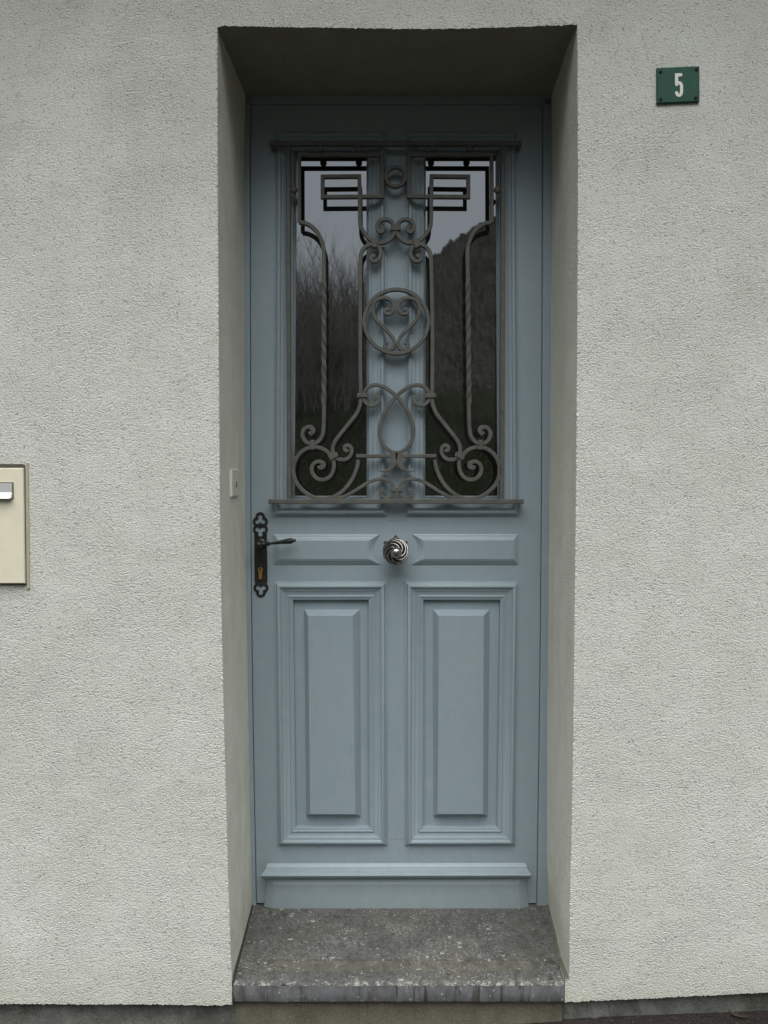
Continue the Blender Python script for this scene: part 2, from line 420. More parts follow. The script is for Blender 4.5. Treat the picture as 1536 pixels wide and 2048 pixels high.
def catmull(pts, step=2.2, closed=False):
    """smooth curve through photo points, resampled"""
    n = len(pts); out = []
    segs = n if closed else n-1
    for i in range(segs):
        if closed: p0, p1, p2, p3 = (pts[(i+k-1) % n] for k in range(4))
        else:
            p1, p2 = pts[i], pts[i+1]
            p0 = pts[i-1] if i > 0 else (2*p1[0]-p2[0], 2*p1[1]-p2[1])
            p3 = pts[i+2] if i+2 < n else (2*p2[0]-p1[0], 2*p2[1]-p1[1])
        L_ = math.hypot(p2[0]-p1[0], p2[1]-p1[1]); k = max(1, int(L_/step))
        for j in range(k):
            t = j/k
            out.append(tuple(0.5*((2*p1[a])+(-p0[a]+p2[a])*t+(2*p0[a]-5*p1[a]+4*p2[a]-p3[a])*t*t+(-p0[a]+3*p1[a]-3*p2[a]+p3[a])*t**3) for a in (0, 1)))
    if not closed: out.append(tuple(pts[-1]))
    return out
def interp(tab, x):
    """tab: sorted (key, value) pairs"""
    if x <= tab[0][0]: return tab[0][1]
    for (a, va), (b, vb) in zip(tab, tab[1:]):
        if x <= b: return va+(vb-va)*(x-a)/(b-a)
    return tab[-1][1]

# ================================================================ SETTING
YD = 0.335                      # face of the door leaf; the wall face is y = 0
def lerp(a, b, t): return a+(b-a)*t

# ---- terrain
def sstep(a, b, x):
    t = max(0.0, min(1.0, (x-a)/(b-a))); return t*t*(3-2*t)
def gz(x, y):
    near = interp([(-4, -.28), (.3, -.152), (.4, -.139), (.5, -.127), (.9, -.110), (4, -.02)], x)
    z = near*(1-sstep(3, 12, -y)) + (-0.1)*sstep(3, 12, -y)
    z += 3.0*sstep(5.0, 12.5, -y)
    return z
xs = [-400, -200, -100, -50, -25]+[-15+i*1.0 for i in range(31)]+[25, 50, 100, 200, 400]
ys = [-500, -250, -120, -60, -30, -20]+[-14+i*0.5 for i in range(29)]+[0.6, 3, 20, 100, 300]
vs = [(x, y, gz(x, y) + (random.uniform(-.06, .06) if y < -6.5 else 0)) for y in ys for x in xs]
nx = len(xs)
mesh('ground', vs, [(j*nx+i, j*nx+i+1, (j+1)*nx+i+1, (j+1)*nx+i) for j in range(len(ys)-1) for i in range(nx-1)], MT['ground'], kind='structure')
rx = [-15+i*0.5 for i in range(61)]; ry = [-5.6, -4, -2, -1, -0.5, -0.2, -0.08, 0.018]
def rj(x, y): return random.uniform(-.003, .003) if y > -1.2 else 0
vs = [(x, y, gz(x, y)+0.004+rj(x, y)*0.6) for y in ry for x in rx]; nx = len(rx)
mesh('road', vs, [(j*nx+i, j*nx+i+1, (j+1)*nx+i+1, (j+1)*nx+i) for j in range(len(ry)-1) for i in range(nx-1)], MT['asphalt'], kind='structure')

# ---- wooded hill across the valley (middle mirrored in the panes; unseen sides raised to block low light)
def ridge(x):
    return interp([(-300, 235), (-150, 155), (-60, 92), (-36, 62), (-22, 28), (-14, 27), (-8, 29), (-3, 33), (5, 40), (7.2, 43), (9.6, 44.6), (14, 47.8), (20, 51.0), (26, 57), (45, 90), (70, 112), (150, 158), (300, 235)], x)
hx = [-300+i*20 for i in range(12)]+[-60+i*1.0 for i in range(35)]+[-25+i*0.28 for i in range(197)]+[31+i*1.0 for i in range(30)]+[80+i*20 for i in range(12)]
rows = 44; vs = []
for j in range(rows+1):
    t = j/rows
    for x in hx:
        y = -60-t*88; z = ridge(x)*(t**1.15)-0.5
        z += random.uniform(-.5, .5)*(1 if j else 0)
        if j == rows: z = ridge(x)-.1+random.uniform(-.3, .45)+.35*math.sin(x*1.7)*math.sin(x*.6+1)
        vs.append((x+random.uniform(-.08, .08), y, z))
for x in hx: vs.append((x, -230, -2))
nx = len(hx)
mesh('hill', vs, [(j*nx+i, j*nx+i+1, (j+1)*nx+i+1, (j+1)*nx+i) for j in range(rows+1) for i in range(nx-1)], MT['hill'], kind='structure')

# ---- bare thicket on the bank (stuff)
tb = B()
def thin(p, d, L_, r, depth):
    n = 4; pts = [p]; q = Vector(p); dd = Vector(d)
    for i in range(n):
        dd = (dd+Vector((random.gauss(0, .12), random.gauss(0, .12), 0.05))).normalized()
        q = q+dd*L_/n; pts.append(q.copy())
    tb.tube(pts, [r*(1-0.8*i/n) for i in range(n+1)], 3)
    if depth > 0:
        for k in range(4):
            i = random.randint(1, n-1)
            nd = (dd+Vector((random.gauss(0, .45), random.gauss(0, .45), random.uniform(.1, .5)))).normalized()
            thin(pts[i], nd, L_*random.uniform(.35, .6), r*0.5, depth-1)
for k in range(560):
    x = random.uniform(-3.2, -0.12); y = random.uniform(-13.2, -10.4)
    thin(Vector((x, y, gz(x, y)-.05)), Vector((random.gauss(0, .12), random.gauss(0, .12), 1)).normalized(),
         random.uniform(1.3, 2.35), 0.010, 2)
tb.obj('thicket', MT['bark'], label='bare leafless thicket on the bank opposite, mirrored in the left pane', category='bushes', kind='stuff')
gb = B()
for k in range(26000):
    x = random.uniform(-7, 7); y = random.uniform(-12.5, -5.9); z = gz(x, y)
    h = random.uniform(.05, .2); a = random.uniform(0, math.pi); wv = 0.006
    dx, dy = math.cos(a)*wv, math.sin(a)*wv; lx, ly = random.gauss(0, .04), random.gauss(0, .04)
    gb.add([(x-dx, y-dy, z), (x+dx, y+dy, z), (x+lx, y+ly, z+h)], [(0, 1, 2)])
gb.obj('grass', mat_plain('grass blades', (0.09, 0.13, 0.045), 0.7, var=0.25), label='short rough grass on the bank opposite the house', category='grass', kind='stuff')

# ================================================================ HOUSE WALL
house = empty('house', (0, 0, 0), 'house front in rough off white render around a deep doorway', 'house')
LARR = [(50, 434.5), (300, 435), (620, 437), (1000, 439.5), (1280, 444), (1500, 449.5), (1780, 457), (1900, 461), (1968, 464.5)]
RARR = [(50, 1154.5), (320, 1156), (620, 1155), (1000, 1152), (1250, 1149), (1500, 1146.5), (1780, 1140.5), (1900, 1139), (1966, 1138)]
TARR = [(434, 55), (445, 51.5), (520, 53), (640, 55), (800, 58), (930, 57), (1060, 53), (1110, 50.5), (1154.5, 49.5)]
ztop = (P(434, 52, 0).z+P(1154, 50, 0).z)/2
zbotL = P(465, 1968, 0).z; zbotR = P(1138, 1966, 0).z
# plaster bottom edge as x,z table
BOT = [(-12, P(0, 2008, 0).z-.02), (P(0, 2008, 0).x, P(0, 2008, 0).z), (P(300, 2009, 0).x, P(300, 2009, 0).z), (P(440, 2011, 0).x, P(440, 2011, 0).z), (P(464, 2009, 0).x, P(464, 2009, 0).z),
       (P(1138, 2005, 0).x, P(1138, 2005, 0).z), (P(1165, 2003, 0).x, P(1165, 2003, 0).z), (P(1340, 1995, 0).x, P(1340, 1995, 0).z), (P(1536, 1985, 0).x, P(1536, 1985, 0).z), (12, P(1536, 1985, 0).z+.004)]
def arr_point(tab, z, Y=0.0):
    """x on the arris at height z"""
    py = 1000.0
    for _ in range(6):
        q = P(interp(tab, py), py, Y); py += (q.z-z)*838*0.9
        py = max(-100, min(2200, py))
    return P(interp(tab, py), py, Y).x
rnd = random.Random(3)
def rag(a=0.0004): return rnd.gauss(0, a)
zb0 = -0.018; N = 620
zs = [lerp(zb0, ztop, i/N) for i in range(N+1)]
cacheL = [arr_point(LARR, z) for z in zs]; cacheR = [arr_point(RARR, z) for z in zs]
Lx = [(cacheL[i]+rag(), rag(.0007), zs[i]) for i in range(N+1)]
Rx = [(cacheR[i]+rag(), rag(.0007), zs[i]) for i in range(N+1)]
NT = 240; x0, x1 = Lx[-1][0], Rx[-1][0]
def topz(x):
    pxx = 434.5+(x-x0)/(x1-x0)*720
    return P(pxx, interp(TARR, pxx), 0).z
Tp = [(lerp(x0, x1, i/NT), rag(.0007), topz(lerp(x0, x1, i/NT))+rag(.0007)) for i in range(NT+1)]
Lx[-1] = (Lx[-1][0], 0.0, ztop); Rx[-1] = (Rx[-1][0], 0.0, ztop)
Tp[0] = (Lx[-1][0], 0.0, Tp[0][2]); Tp[-1] = (Rx[-1][0], 0.0, Tp[-1][2])
XL, XR, ZT = -6.0, 6.0, 3.19
b = B()
# left and right fields, in thin rows so that the arris can be ragged
for pts, base, X, sg in ((Lx, cacheL, XL, -1), (Rx, cacheR, XR, 1)):
    vs = []
    for p, xb_ in zip(pts, base): vs += [p, (xb_+sg*.006, 0, p[2]), (X, 0, p[2])]
    b.add(vs, [(3*i+k, 3*i+1+k, 3*i+4+k, 3*i+3+k) for i in range(N) for k in (0, 1)])
# field above the door
vs = []
for p in Tp: vs += [p, (p[0], 0, ztop+.012), (p[0], 0, ZT)]
b.add(vs, [(3*i+k, 3*i+1+k, 3*i+4+k, 3*i+3+k) for i in range(NT) for k in (0, 1)])
b.add([Tp[0], (XL, 0, Lx[-1][2]), (XL, 0, ZT), (Tp[0][0], 0, ZT), Lx[-1]], [(0, 4, 1, 2, 3)])
b.add([Tp[-1], (XR, 0, Rx[-1][2]), (XR, 0, ZT), (Tp[-1][0], 0, ZT), Rx[-1]], [(0, 4, 1, 2, 3)])
# bottom strip left / right down to the ragged plaster edge with its underside
xpatch = P(1129.6, 1985, 0).x       # the render is patched right up to the slab below the tread
for (xa, xb, zt) in ((XL, Lx[0][0], zb0), (xpatch, XR, zb0)):
    xs_ = [xa]+[lerp(max(xa, -1.3), min(xb, 1.3), i/260) for i in range(261)]+[xb]
    xs_ = sorted(set(round(v, 5) for v in xs_))
    vs = []
    for x in xs_:
        zz = interp(BOT, x)+rag(.0009)
        top = zb0 if True else zt
        if zz > top-0.0005: top = None
        vs.append((x, zz))
    # rows: shared top z = -0.02 is cut from the main field by layering 0 depth: build as polygon strip
    V = []
    for (x, zz) in vs: V += [(x, 0.0, zb0), (x, 0.0, zz), (x, 0.030, zz+.002)]
    fs = []
    for i in range(len(vs)-1):
        fs.append((3*i, 3*i+3, 3*i+4, 3*i+1)); fs.append((3*i+1, 3*i+4, 3*i+5, 3*i+2))
    V += [(xb if xb < 0 else xa, 0, zb0), (xb if xb < 0 else xa, 0, BOT[4][1] if xb < 0 else BOT[5][1]), (xb if xb < 0 else xa, .05, BOT[4][1]), (xb if xb < 0 else xa, .05, zb0)]
    fs.append((len(V)-4, len(V)-3, len(V)-2, len(V)-1))
    b.add(V, fs)
wall_b = b
print('zbot', zb0, 'plaster bottom', BOT[2][1], BOT[4][1], BOT[5][1], BOT[8][1], 'ztop', ztop)
wall_b.obj('rendered_wall', MT['stucco'], house)

# reveals (smooth render) and soffit
BL = [(190, 491.5), (320, 489), (620, 489), (950, 490), (1250, 494), (1500, 498), (1700, 501.5), (1812, 504)]
BR = [(190, 1103), (320, 1103), (620, 1102), (1000, 1098.5), (1250, 1096), (1500, 1094), (1700, 1094), (1812, 1096.5)]
YB = YD+0.012
zsofB = P(795, 192, YD).z
def side(pts, base, tab, mids, name):
    K = len(mids)+2; V = []
    idx = list(range(0, N+1, 3))+([N] if N % 3 else [])
    idx = [i for i in range(N+1)]
    for i in idx:
        x, y, z = pts[i]; V.append((x, y, z)); x = base[i]; xb = arr_point(tab, z, YD)
        for (t, off) in mids: V.append((lerp(x, xb, t)+off, lerp(0, YB, t), z))
        V.append((xb, YB, z))
    fs = []
    for a in range(len(idx)-1):
        for k in range(K-1): fs.append((a*K+k, (a+1)*K+k, (a+1)*K+k+1, a*K+k+1))
    return B().add(V, fs)
b1 = side(Lx, cacheL, BL, [(0.015, 0), (0.06, -0.001), (0.25, -0.0005), (0.6, 0.0)], 'l')
b2 = side(Rx, cacheR, BR, [(0.015, 0), (0.04, 0.0), (0.27, -0.0045), (0.31, -0.004), (0.6, -0.001)], 'r')
b1.add(b2.v, b2.f)
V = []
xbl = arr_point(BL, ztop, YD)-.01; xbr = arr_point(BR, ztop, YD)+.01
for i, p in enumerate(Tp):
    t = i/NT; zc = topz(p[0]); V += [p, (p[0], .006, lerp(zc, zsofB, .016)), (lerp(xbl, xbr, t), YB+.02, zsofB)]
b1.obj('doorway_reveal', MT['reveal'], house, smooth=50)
B().add(V, [(3*i+k, 3*i+1+k, 3*i+4+k, 3*i+3+k) for i in range(NT) for k in (0, 1)]).obj('soffit', mat_reveal('shade darkened soffit render', 0.36), house, smooth=50)  # reveal render with the shade under the lintel multiplied into its colour

# core behind the render so nothing leaks light
b = B()
b.box((XL, 0.06, -1.0), (arr_point(LARR, 1.0)-.05, 0.6, ZT)); b.box((arr_point(RARR, 1.0)+.05, 0.06, -1.0), (XR, 0.6, ZT))
b.box((-1.2, 0.06, zsofB+.10), (1.2, 0.59, ZT-.01)); b.box((-0.6, YD+.08, -0.9), (0.6, 0.58, zsofB+.2))
b.obj('masonry_core', MT['plinth'], house)

# overhang added out of view to shade the upper wall
b = B(); b.box((XL-.3, -0.55, 3.20), (XR+.3, 0.5, 3.23)); b.box((XL-.3, -0.575, 3.17), (XR+.3, -0.552, 3.36))
b.obj('added_overhang', MT['trim'], house)

# plinth
b = B()
V = []
pxs = [XL]+[lerp(-1.3, 1.3, i/130) for i in range(131)]+[XR]
for x in pxs:
    V += [(x, 0.019+rag(.0015), -0.025), (x, 0.020+rag(.002), -0.07+rag(.002)), (x, 0.022+rag(.003), -0.12), (x, 0.022, -0.9)]
fs = []
for i in range(len(pxs)-1):
    if -0.40 < (pxs[i]+pxs[i+1])/2 < 0.405: continue
    for k in range(3): fs.append((4*i+k, 4*i+4+k, 4*i+5+k, 4*i+1+k))
b.add(V, fs).obj('plinth', MT['plinth'], house)

# ---- door frame
fr = B()
def quad_strip_frame():
    # left post, right post, head: front face slightly proud of the leaf, with a rounded inner edge
    Yf = YD-0.003
    seamL = [(209, 501), (320, 499.5), (1000, 500.6), (1250, 502.5), (1500, 506), (1810, 512)]
    seamR = [(209, 1086.5), (320, 1086), (1000, 1084), (1250, 1082), (1500, 1079), (1810, 1074.5)]
    def post(back, seam, sgn):
        V = []; ys_ = [188+i*(1812-188)/40 for i in range(41)]
        for py in ys_:
            a = P(interp(back, py), py, Yf); c = P(interp(seam, py), py, Yf)
            V += [(a.x-sgn*0.02, Yf, a.z), (c.x-sgn*.0016, Yf, c.z), (c.x, Yf+.0016, c.z), (c.x, YD+.03, c.z)]
        fs = []
        for i in range(40):
            for k in range(3): fs.append((4*i+k, 4*i+4+k, 4*i+5+k, 4*i+1+k))
        fr.add(V, fs)
    post(BL, seamL, 1); post(BR, seamR, -1)
    a = P(486, 186, Yf); c = P(1108, 186, Yf); d = P(1108, 208, Yf); e = P(486, 208, Yf)
    fr.add([a, c, d, e, (d.x, YD+.03, d.z), (e.x, YD+.03, e.z)], [(0, 1, 2, 3), (3, 2, 4, 5)])
    return seamL, seamR
seamL, seamR = quad_strip_frame()
fr.obj('door_frame', MT['paint'], house, smooth=35)

# ================================================================ DOORSTEP
step = empty('doorstep', (0, 0.15, -0.05), 'worn grey fossil stone doorstep flecked with white, below the blue door', 'doorstep')
fl = P(465, 1968, -0.004); frt = P(1128.5, 1966, -0.004)
blp = P(503, 1811, YD); brp = P(1098, 1811, YD)
zt = (fl.z+frt.z)/2
rnd = random.Random(5)
V = []; NXs = 120
rowsY = [(YD+.06, 0.0035, 0), (YD, 0.003, 0), (0.20, .002, 0), (P(800, 1921, 0).y, 0, 0)]
# depth of the groove line and the flat margin, from the photo
def tread_y(py):
    d = ray(795, py); t = (zt-CAM.z)/d.z; return CAM.y+d.y*t
yg = tread_y(1921); ym = tread_y(1943)
print('tread z', zt, 'groove y', yg, ym, 'back z', blp.z, brp.z)
prof = [(YD+.06, zt+.0130), (YD, zt+.0125), (0.22, zt+.0070), (yg+.0012, zt+.002), (yg+.0006, zt-.0010), (yg-.0012, zt-.0014), (yg-.003, zt+.0002), (ym, zt+.0008),
        (ym-.002, zt+.0016), (0.012, zt+.0008), (0.003, zt-.0002), (-0.002, zt-.0022), (-0.004, zt-.006)]
sx0 = lambda y: lerp(fl.x, min(blp.x, fl.x), max(0, y)/YD)-0.004
for i in range(NXs+1):
    t = i/NXs
    for k, (y, z) in enumerate(prof):
        xa = fl.x if y < 0.02 else fl.x-.004; xb = frt.x if y < 0.006 else frt.x+.05
        jj = rnd.gauss(0, .0007) if k > 7 else rnd.gauss(0, .0003)
        if k == 11: jj += -abs(rnd.gauss(0, .0010))
        if not (0.055 < t < 0.95) and k in (4, 5): z = zt+.0015
        V.append((lerp(xa, xb, t), y+(rnd.gauss(0, .0007) if k > 9 else 0), z+jj))
K = len(prof); fs = []
for i in range(NXs):
    for k in range(K-1): fs.append((i*K+k, (i+1)*K+k, (i+1)*K+k+1, i*K+k+1))
B().add(V, fs).obj('tread', MT['stone'], step, smooth=40)
zf = P(800, 2005, -0.004).z
V = []
for i in range(NXs+1):
    e = K*i+K-1
    V.append(fs and (0, 0, 0) or (0, 0, 0))
V = []
src = [(lerp(fl.x, frt.x, i/NXs)) for i in range(NXs+1)]
for i, x in enumerate(src):
    V += [(x, -0.0040, zt-.0055), (x, -0.0042+rnd.gauss(0, .0004), zt-.02), (x, -0.0042+rnd.gauss(0, .0004), zf+.004), (x, -0.002, zf+rnd.gauss(0, .0006)), (x, 0.06, zf)]
fs = []
for i in range(NXs):
    for k in range(4): fs.append((i*5+k, (i+1)*5+k, (i+1)*5+k+1, i*5+k+1))
n5 = NXs*5
V += [(src[0], .06, zt-.004), (src[-1], .06, zt-.004)]
fs.append((0, 1, 2, 3, 4, len(V)-2)); fs.append((n5, n5+1, n5+2, n5+3, n5+4, len(V)-1))
B().add(V, fs).obj('front_edge', MT['stonefront'], step, smooth=40)
b = B(); ra = P(472, 2020, 0.014); rb = P(1124, 2020, 0.014)
V = []
for i in range(81):
    x = lerp(ra.x, rb.x, i/80)
    V += [(x, 0.013+rnd.gauss(0, .0004), zf+.001), (x, 0.012+rnd.gauss(0, .0004), zf-.03), (x, 0.012+rnd.gauss(0, .0004), -0.11), (x, .012, -.5)]
b.add(V, [(4*i+k, 4*i+4+k, 4*i+5+k, 4*i+1+k) for i in range(80) for k in range(3)])
b.add([(ra.x, .013, zf), (ra.x, .05, zf), (ra.x, .05, -.5), (ra.x, .012, -.5)], [(0, 1, 2, 3)])
b.add([(rb.x, .013, zf), (rb.x, .05, zf), (rb.x, .05, -.5), (rb.x, .012, -.5)], [(0, 1, 2, 3)])
b.obj('riser', MT['riser'], step)
# grimy joints along both reveals, cement fillet on the right
b = B()
pl = [(arr_point(LARR, zt)+.0015, 0.004), (lerp(arr_point(LARR, zt), arr_point(BL, zt, YD), .5)+.001, YD/2), (arr_point(BL, zt, YD)+.001, YD)]
pts = [Vector((lerp(pl[0][0], pl[2][0], i/60)+rnd.gauss(0, .0006), lerp(0.0, YD, i/60), zt+.002+.0105*i/60)) for i in range(61)]
b.tube(pts, [0.0026+abs(rnd.gauss(0, .0008)) for _ in pts], 6)
pts = [Vector((fl.x+.0005+rnd.gauss(0, .0005), -0.001, lerp(zt+.002, zf, i/12))) for i in range(13)]
b.tube(pts, 0.0022, 6)
b.obj('joint', MT['seal'], step)
b = B(); V = []
xa, xb = arr_point(RARR, zt), arr_point(BR, zt, YD)
for i in range(61):
    t = i/60; y = lerp(-0.001, YD, t); x = lerp(xa, xb, t); wd = lerp(.0135, .005, min(1, t*1.6))+rnd.gauss(0, .0007)
    e_ = .0105*t; V += [(x+.002, y, zt+e_+lerp(.010, .012, t)), (x-wd*.45, y, zt+e_+.0065), (x-wd, y, zt+e_+.0012), (x-wd-.001, y, zt+e_-.004)]
b.add(V, [(4*i+k, 4*i+4+k, 4*i+5+k, 4*i+1+k) for i in range(60) for k in range(3)])
b.obj('cement_fillet', MT['fillet'], step, smooth=60)

# ================================================================ THE DOOR
door = empty('front_door', (0, YD, 0), 'blue grey panelled front door with two tall panes behind a wrought iron grille', 'door')
def quad(pts, Y): return [P(x, y, Y) for (x, y) in pts]       # TL TR BR BL
# outer and inner quads (photo points on the leaf plane), TL TR BR BL
WL_o = [(551, 264), (773, 263.5), (774.5, 1033.5), (547.5, 1033.5)]; WL_i = [(588, 301), (737, 301), (737.3, 996), (584, 996)]
WR_o = [(812.5, 263.5), (1033, 264), (1037.5, 1033), (810, 1033)]; WR_i = [(848, 301), (997, 301), (1000.5, 996), (846.5, 996)]
PL_o = [(549, 1163), (774.5, 1162.5), (775.3, 1690.3), (555.5, 1690)]; PL_i = [(586, 1199.6), (737.4, 1199.4), (739, 1654.3), (592, 1654.7)]
PR_o = [(809.5, 1162.5), (1036.5, 1163), (1030.3, 1689.8), (809.8, 1690.5)]; PR_i = [(846.5, 1199.4), (1000.5, 1199.6), (994, 1654.6), (846, 1654.6)]
def qmix(o, i, t): return [(lerp(a[0], c[0], t), lerp(a[1], c[1], t)) for a, c in zip(o, i)]
# leaf face: a grid with four openings under the mouldings
hs_ = [qmix(o, i, 0.80) for o, i in ((WL_o, WL_i), (WR_o, WR_i), (PL_o, PL_i), (PR_o, PR_i))]
(wl, wr, plq, prq) = hs_
rowsP = []
def row(y, L_, a, b_, c, d, R_): rowsP.append([(L_, y), a, b_, c, d, (R_, y)])
row(210, 502.2, (wl[0][0], 210), (wl[1][0], 210), (wr[0][0], 210), (wr[1][0], 210), 1085.3)
row(wl[0][1], 501, wl[0], wl[1], wr[0], wr[1], 1085.0)
row(wl[3][1], 501.9, wl[3], wl[2], wr[3], wr[2], 1082.8)
row(plq[0][1], 502.8, plq[0], plq[1], prq[0], prq[1], 1081.4)
row(plq[3][1], 510.0, plq[3], plq[2], prq[3], prq[2], 1076.0)
row(1806, 513.2, (plq[3][0], 1806), (plq[2][0], 1806), (prq[3][0], 1806), (prq[2][0], 1806), 1073.2)
# finer rows on the outer edge so that the leaf follows the frame
V = []; fs = []
lb = B()
def F4(a, b_, c, d, Y=YD): lb.add([P(*a, Y), P(*b_, Y), P(*c, Y), P(*d, Y)], [(0, 1, 2, 3)])
def edgeL(y): return interp(seamL, y)+1.3
def edgeR(y): return interp(seamR, y)-1.3
yy = [210+i*(1806-210)/48 for i in range(49)]
def inL(y): return interp([(210, wl[0][0]), (wl[0][1], wl[0][0]), (wl[3][1], wl[3][0]), (plq[0][1], plq[0][0]), (plq[3][1], plq[3][0]), (1806, plq[3][0])], y)
def inR(y): return interp([(210, wr[1][0]), (wr[0][1], wr[1][0]), (wr[3][1], wr[2][0]), (prq[0][1], prq[1][0]), (prq[3][1], prq[2][0]), (1806, prq[2][0])], y)
keys = sorted(set(yy+[wl[0][1], wl[3][1], plq[0][1], plq[3][1]]))
for (E, I, s_) in ((edgeL, inL, 1), (edgeR, inR, -1)):
    V = []
    for y in keys:
        a = P(E(y), y, YD); c = P(I(y), y, YD)
        V += [(a.x, YD+.03, a.z), (a.x, YD+.0016, a.z), (a.x+s_*.0016, YD, a.z), c]
    lb.add(V, [(4*i+k, 4*i+4+k, 4*i+5+k, 4*i+1+k) for i in range(len(keys)-1) for k in range(3)])
for r in range(5):
    A, Bq = rowsP[r], rowsP[r+1]
    for c in range(1, 4):
        if c in (1, 3) and r in (1, 3): continue
        F4(A[c], A[c+1], Bq[c+1], Bq[c])
a, c = P(513, 1806, YD), P(1073.5, 1806, YD); lb.add([a, c, (c.x, YD+.04, c.z), (a.x, YD+.04, a.z)], [(0, 1, 2, 3)])
a, c = P(502, 210, YD), P(1085, 210, YD); lb.add([a, c, (c.x, YD+.04, c.z), (a.x, YD+.04, a.z)], [(0, 1, 2, 3)])
lb.obj('door_leaf', MT['paint'], door)
jb = B()
for (xa, xb, y) in ((776.5, 808.5, 1679), (776, 809, 1041), (776, 809, 1152)):
    jb.ribbon([(P(xa, y, YD).x, P(xa, y, YD).z), (P(xb, y, YD).x, P(xb, y, YD).z)], .0006, YD-.0003, .001, .0001)
jb.obj('paint_joint', mat_plain('hairline joint', (0.13, 0.165, 0.18), 0.7), door)
# mouldings
MP = [(0, -1), (0, 1.5), (1.2, 3.4), (3.6, 4.2), (5.0, 5.2), (6.2, 9.5), (8.2, 12.6), (11, 14.4), (14, 14.8), (16.8, 13.6), (18.6, 11.2), (19.2, 9.4), (21.0, 9.0), (23, 8.6), (27, 6.2),
      (32, 4.0), (37, 3.0), (39, 3.0), (39.6, 4.6), (41.4, 5.4), (43.2, 4.8), (44.2, 3.4), (45.2, 3.0), (47.8, 3.0), (48.6, 1.6), (51.2, 1.6), (52, 0.6), (52, -14)]
def moulding(name, o, i, parent, bottom=-14):
    V = []; q = [P(*p, YD) for p in o]; r_ = [P(*p, YD) for p in i]
    for (u, h) in MP:
        h = max(h, bottom)
        for k in range(4):
            v = q[k].lerp(r_[k], u/52.0); V.append((v.x, YD-h/1000, v.z))
    fs = []
    for m_ in range(len(MP)-1):
        for k in range(4):
            j = (k+1) % 4; fs.append((4*m_+k, 4*m_+j, 4*m_+4+j, 4*m_+4+k))
    return B().add(V, fs).obj(name, MT['paint'], parent, smooth=28)
YR = YD+0.012           # recessed panel plane
def exp_q(Q, d):        # grow a world quad
    c = sum(Q, Vector())/4; return [c+(p-c)*(1+d) for p in Q]
def panel(o, i, bo, bi_b):
    # recess field with a raised and bevelled centre
    rec = [P(*p, YD) for p in i]; rec = [Vector((p.x, YR, p.z)) for p in rec]; rec = exp_q(rec, 0.02)
    outer = [P(*p, YR) for p in bo]
    Yf = YR-0.024; f = [P(*p, Yf) for p in bi_b]
    V = rec+outer+[v+(w_-v)*0.06+Vector((0, -0.0008, 0)) for v, w_ in zip(outer, f)]+f
    fs = []
    for k in range(4):
        j = (k+1) % 4
        fs += [(k, j, 4+j, 4+k), (4+k, 4+j, 8+j, 8+k), (8+k, 8+j, 12+j, 12+k)]
    fs.append((12, 13, 14, 15))
    p_ = B().add(V, fs).obj('lower_panel', MT['paint'], door)
    moulding('panel_moulding', o, i, p_)
    return p_
panel(PL_o, PL_i, [(608.4, 1219), (720, 1218.7), (722, 1631.8), (612.5, 1631.8)], [(616.2, 1231.8), (705.5, 1231.8), (710, 1628.3), (620.5, 1628.3)])
panel(PR_o, PR_i, [(865.5, 1218.7), (979, 1219), (975.5, 1631.6), (866.5, 1631.6)], [(877.5, 1231.8), (967.5, 1231.8), (966, 1628), (875.4, 1628)])
# windows: moulding with a pane
for (o, i) in ((WL_o, WL_i), (WR_o, WR_i)):
    wdw = moulding('window', o, i, door, bottom=-17)
    q = [P(*p, YD) for p in i]; q = [Vector((p.x, YD+0.0165, p.z)) for p in q]; q = exp_q(q, .02)
    B().add(q, [(0, 1, 2, 3)]).obj('pane', MT['glass'], wdw)
    V = []
    for (u, y) in ((0, 0.0164), (0, .010), (.0035, .0085), (.006, .012), (.006, .0166)):   # glazing bead
        for k, p in enumerate([P(*p, YD) for p in i]):
            sx = 1 if k in (0, 3) else -1; sz = -1 if k in (0, 1) else 1
            V.append((p.x+sx*u, YD+y, p.z+sz*u))
    fs = [(4*m_+k, 4*m_+(k+1) % 4, 4*m_+4+(k+1) % 4, 4*m_+4+k) for m_ in range(4) for k in range(4)]
    B().add(V, fs).obj('glazing_bead', MT['paint'], wdw)

# rail panels with one hollow end towards the knob
def rail_panel(xo, xi, tip, arc, flat_tip, flat_arc, y0, y1, fy0, fy1, mirror):
    n = 16
    def outline(xend, ty0, ty1, xt, xa):
        pts = [(xend, ty0)]
        for k in range(n+1):
            t = k/n; s_ = math.sin(t*math.pi)
            yv = lerp(ty0, ty1, t); pts.append((xt+(xa-xt)*s_**0.85, yv))
        pts.append((xend, ty1)); return pts
    o = outline(xo, y0, y1, tip, arc); f = outline(xi, fy0, fy1, flat_tip, flat_arc)
    levels = [(0.0, -0.5), (0.0, 2.0), (0.16, 3.6), (0.40, 4.6), (0.46, 6.6), (0.60, 8.0), (1.0, 10.5)]
    V = []; m_ = len(o)
    for (t, h) in levels:
        for a, c in zip(o, f):
            p = P(lerp(a[0], c[0], t), lerp(a[1], c[1], t), YD); V.append((p.x, YD-h/1000, p.z))
    fs = []
    for L_ in range(len(levels)-1):
        for k in range(m_):
            j = (k+1) % m_; fs.append((L_*m_+k, L_*m_+j, (L_+1)*m_+j, (L_+1)*m_+k))
    k0 = (len(levels)-1)*m_
    for k in range(1, n+1):      # flat top as a strip
        pass
    fs.append(tuple(k0+k for k in range(m_)))
    B().add(V, fs).obj('rail_panel', MT['paint'], door, smooth=9)
rail_panel(547.5, 558, 759.5, 746, 738, 734, 1068.8, 1128.3, 1080.6, 1117, False)
rail_panel(1035.8, 1025.5, 824.3, 838, 846, 850, 1068.2, 1128.5, 1080.3, 1116.9, True)

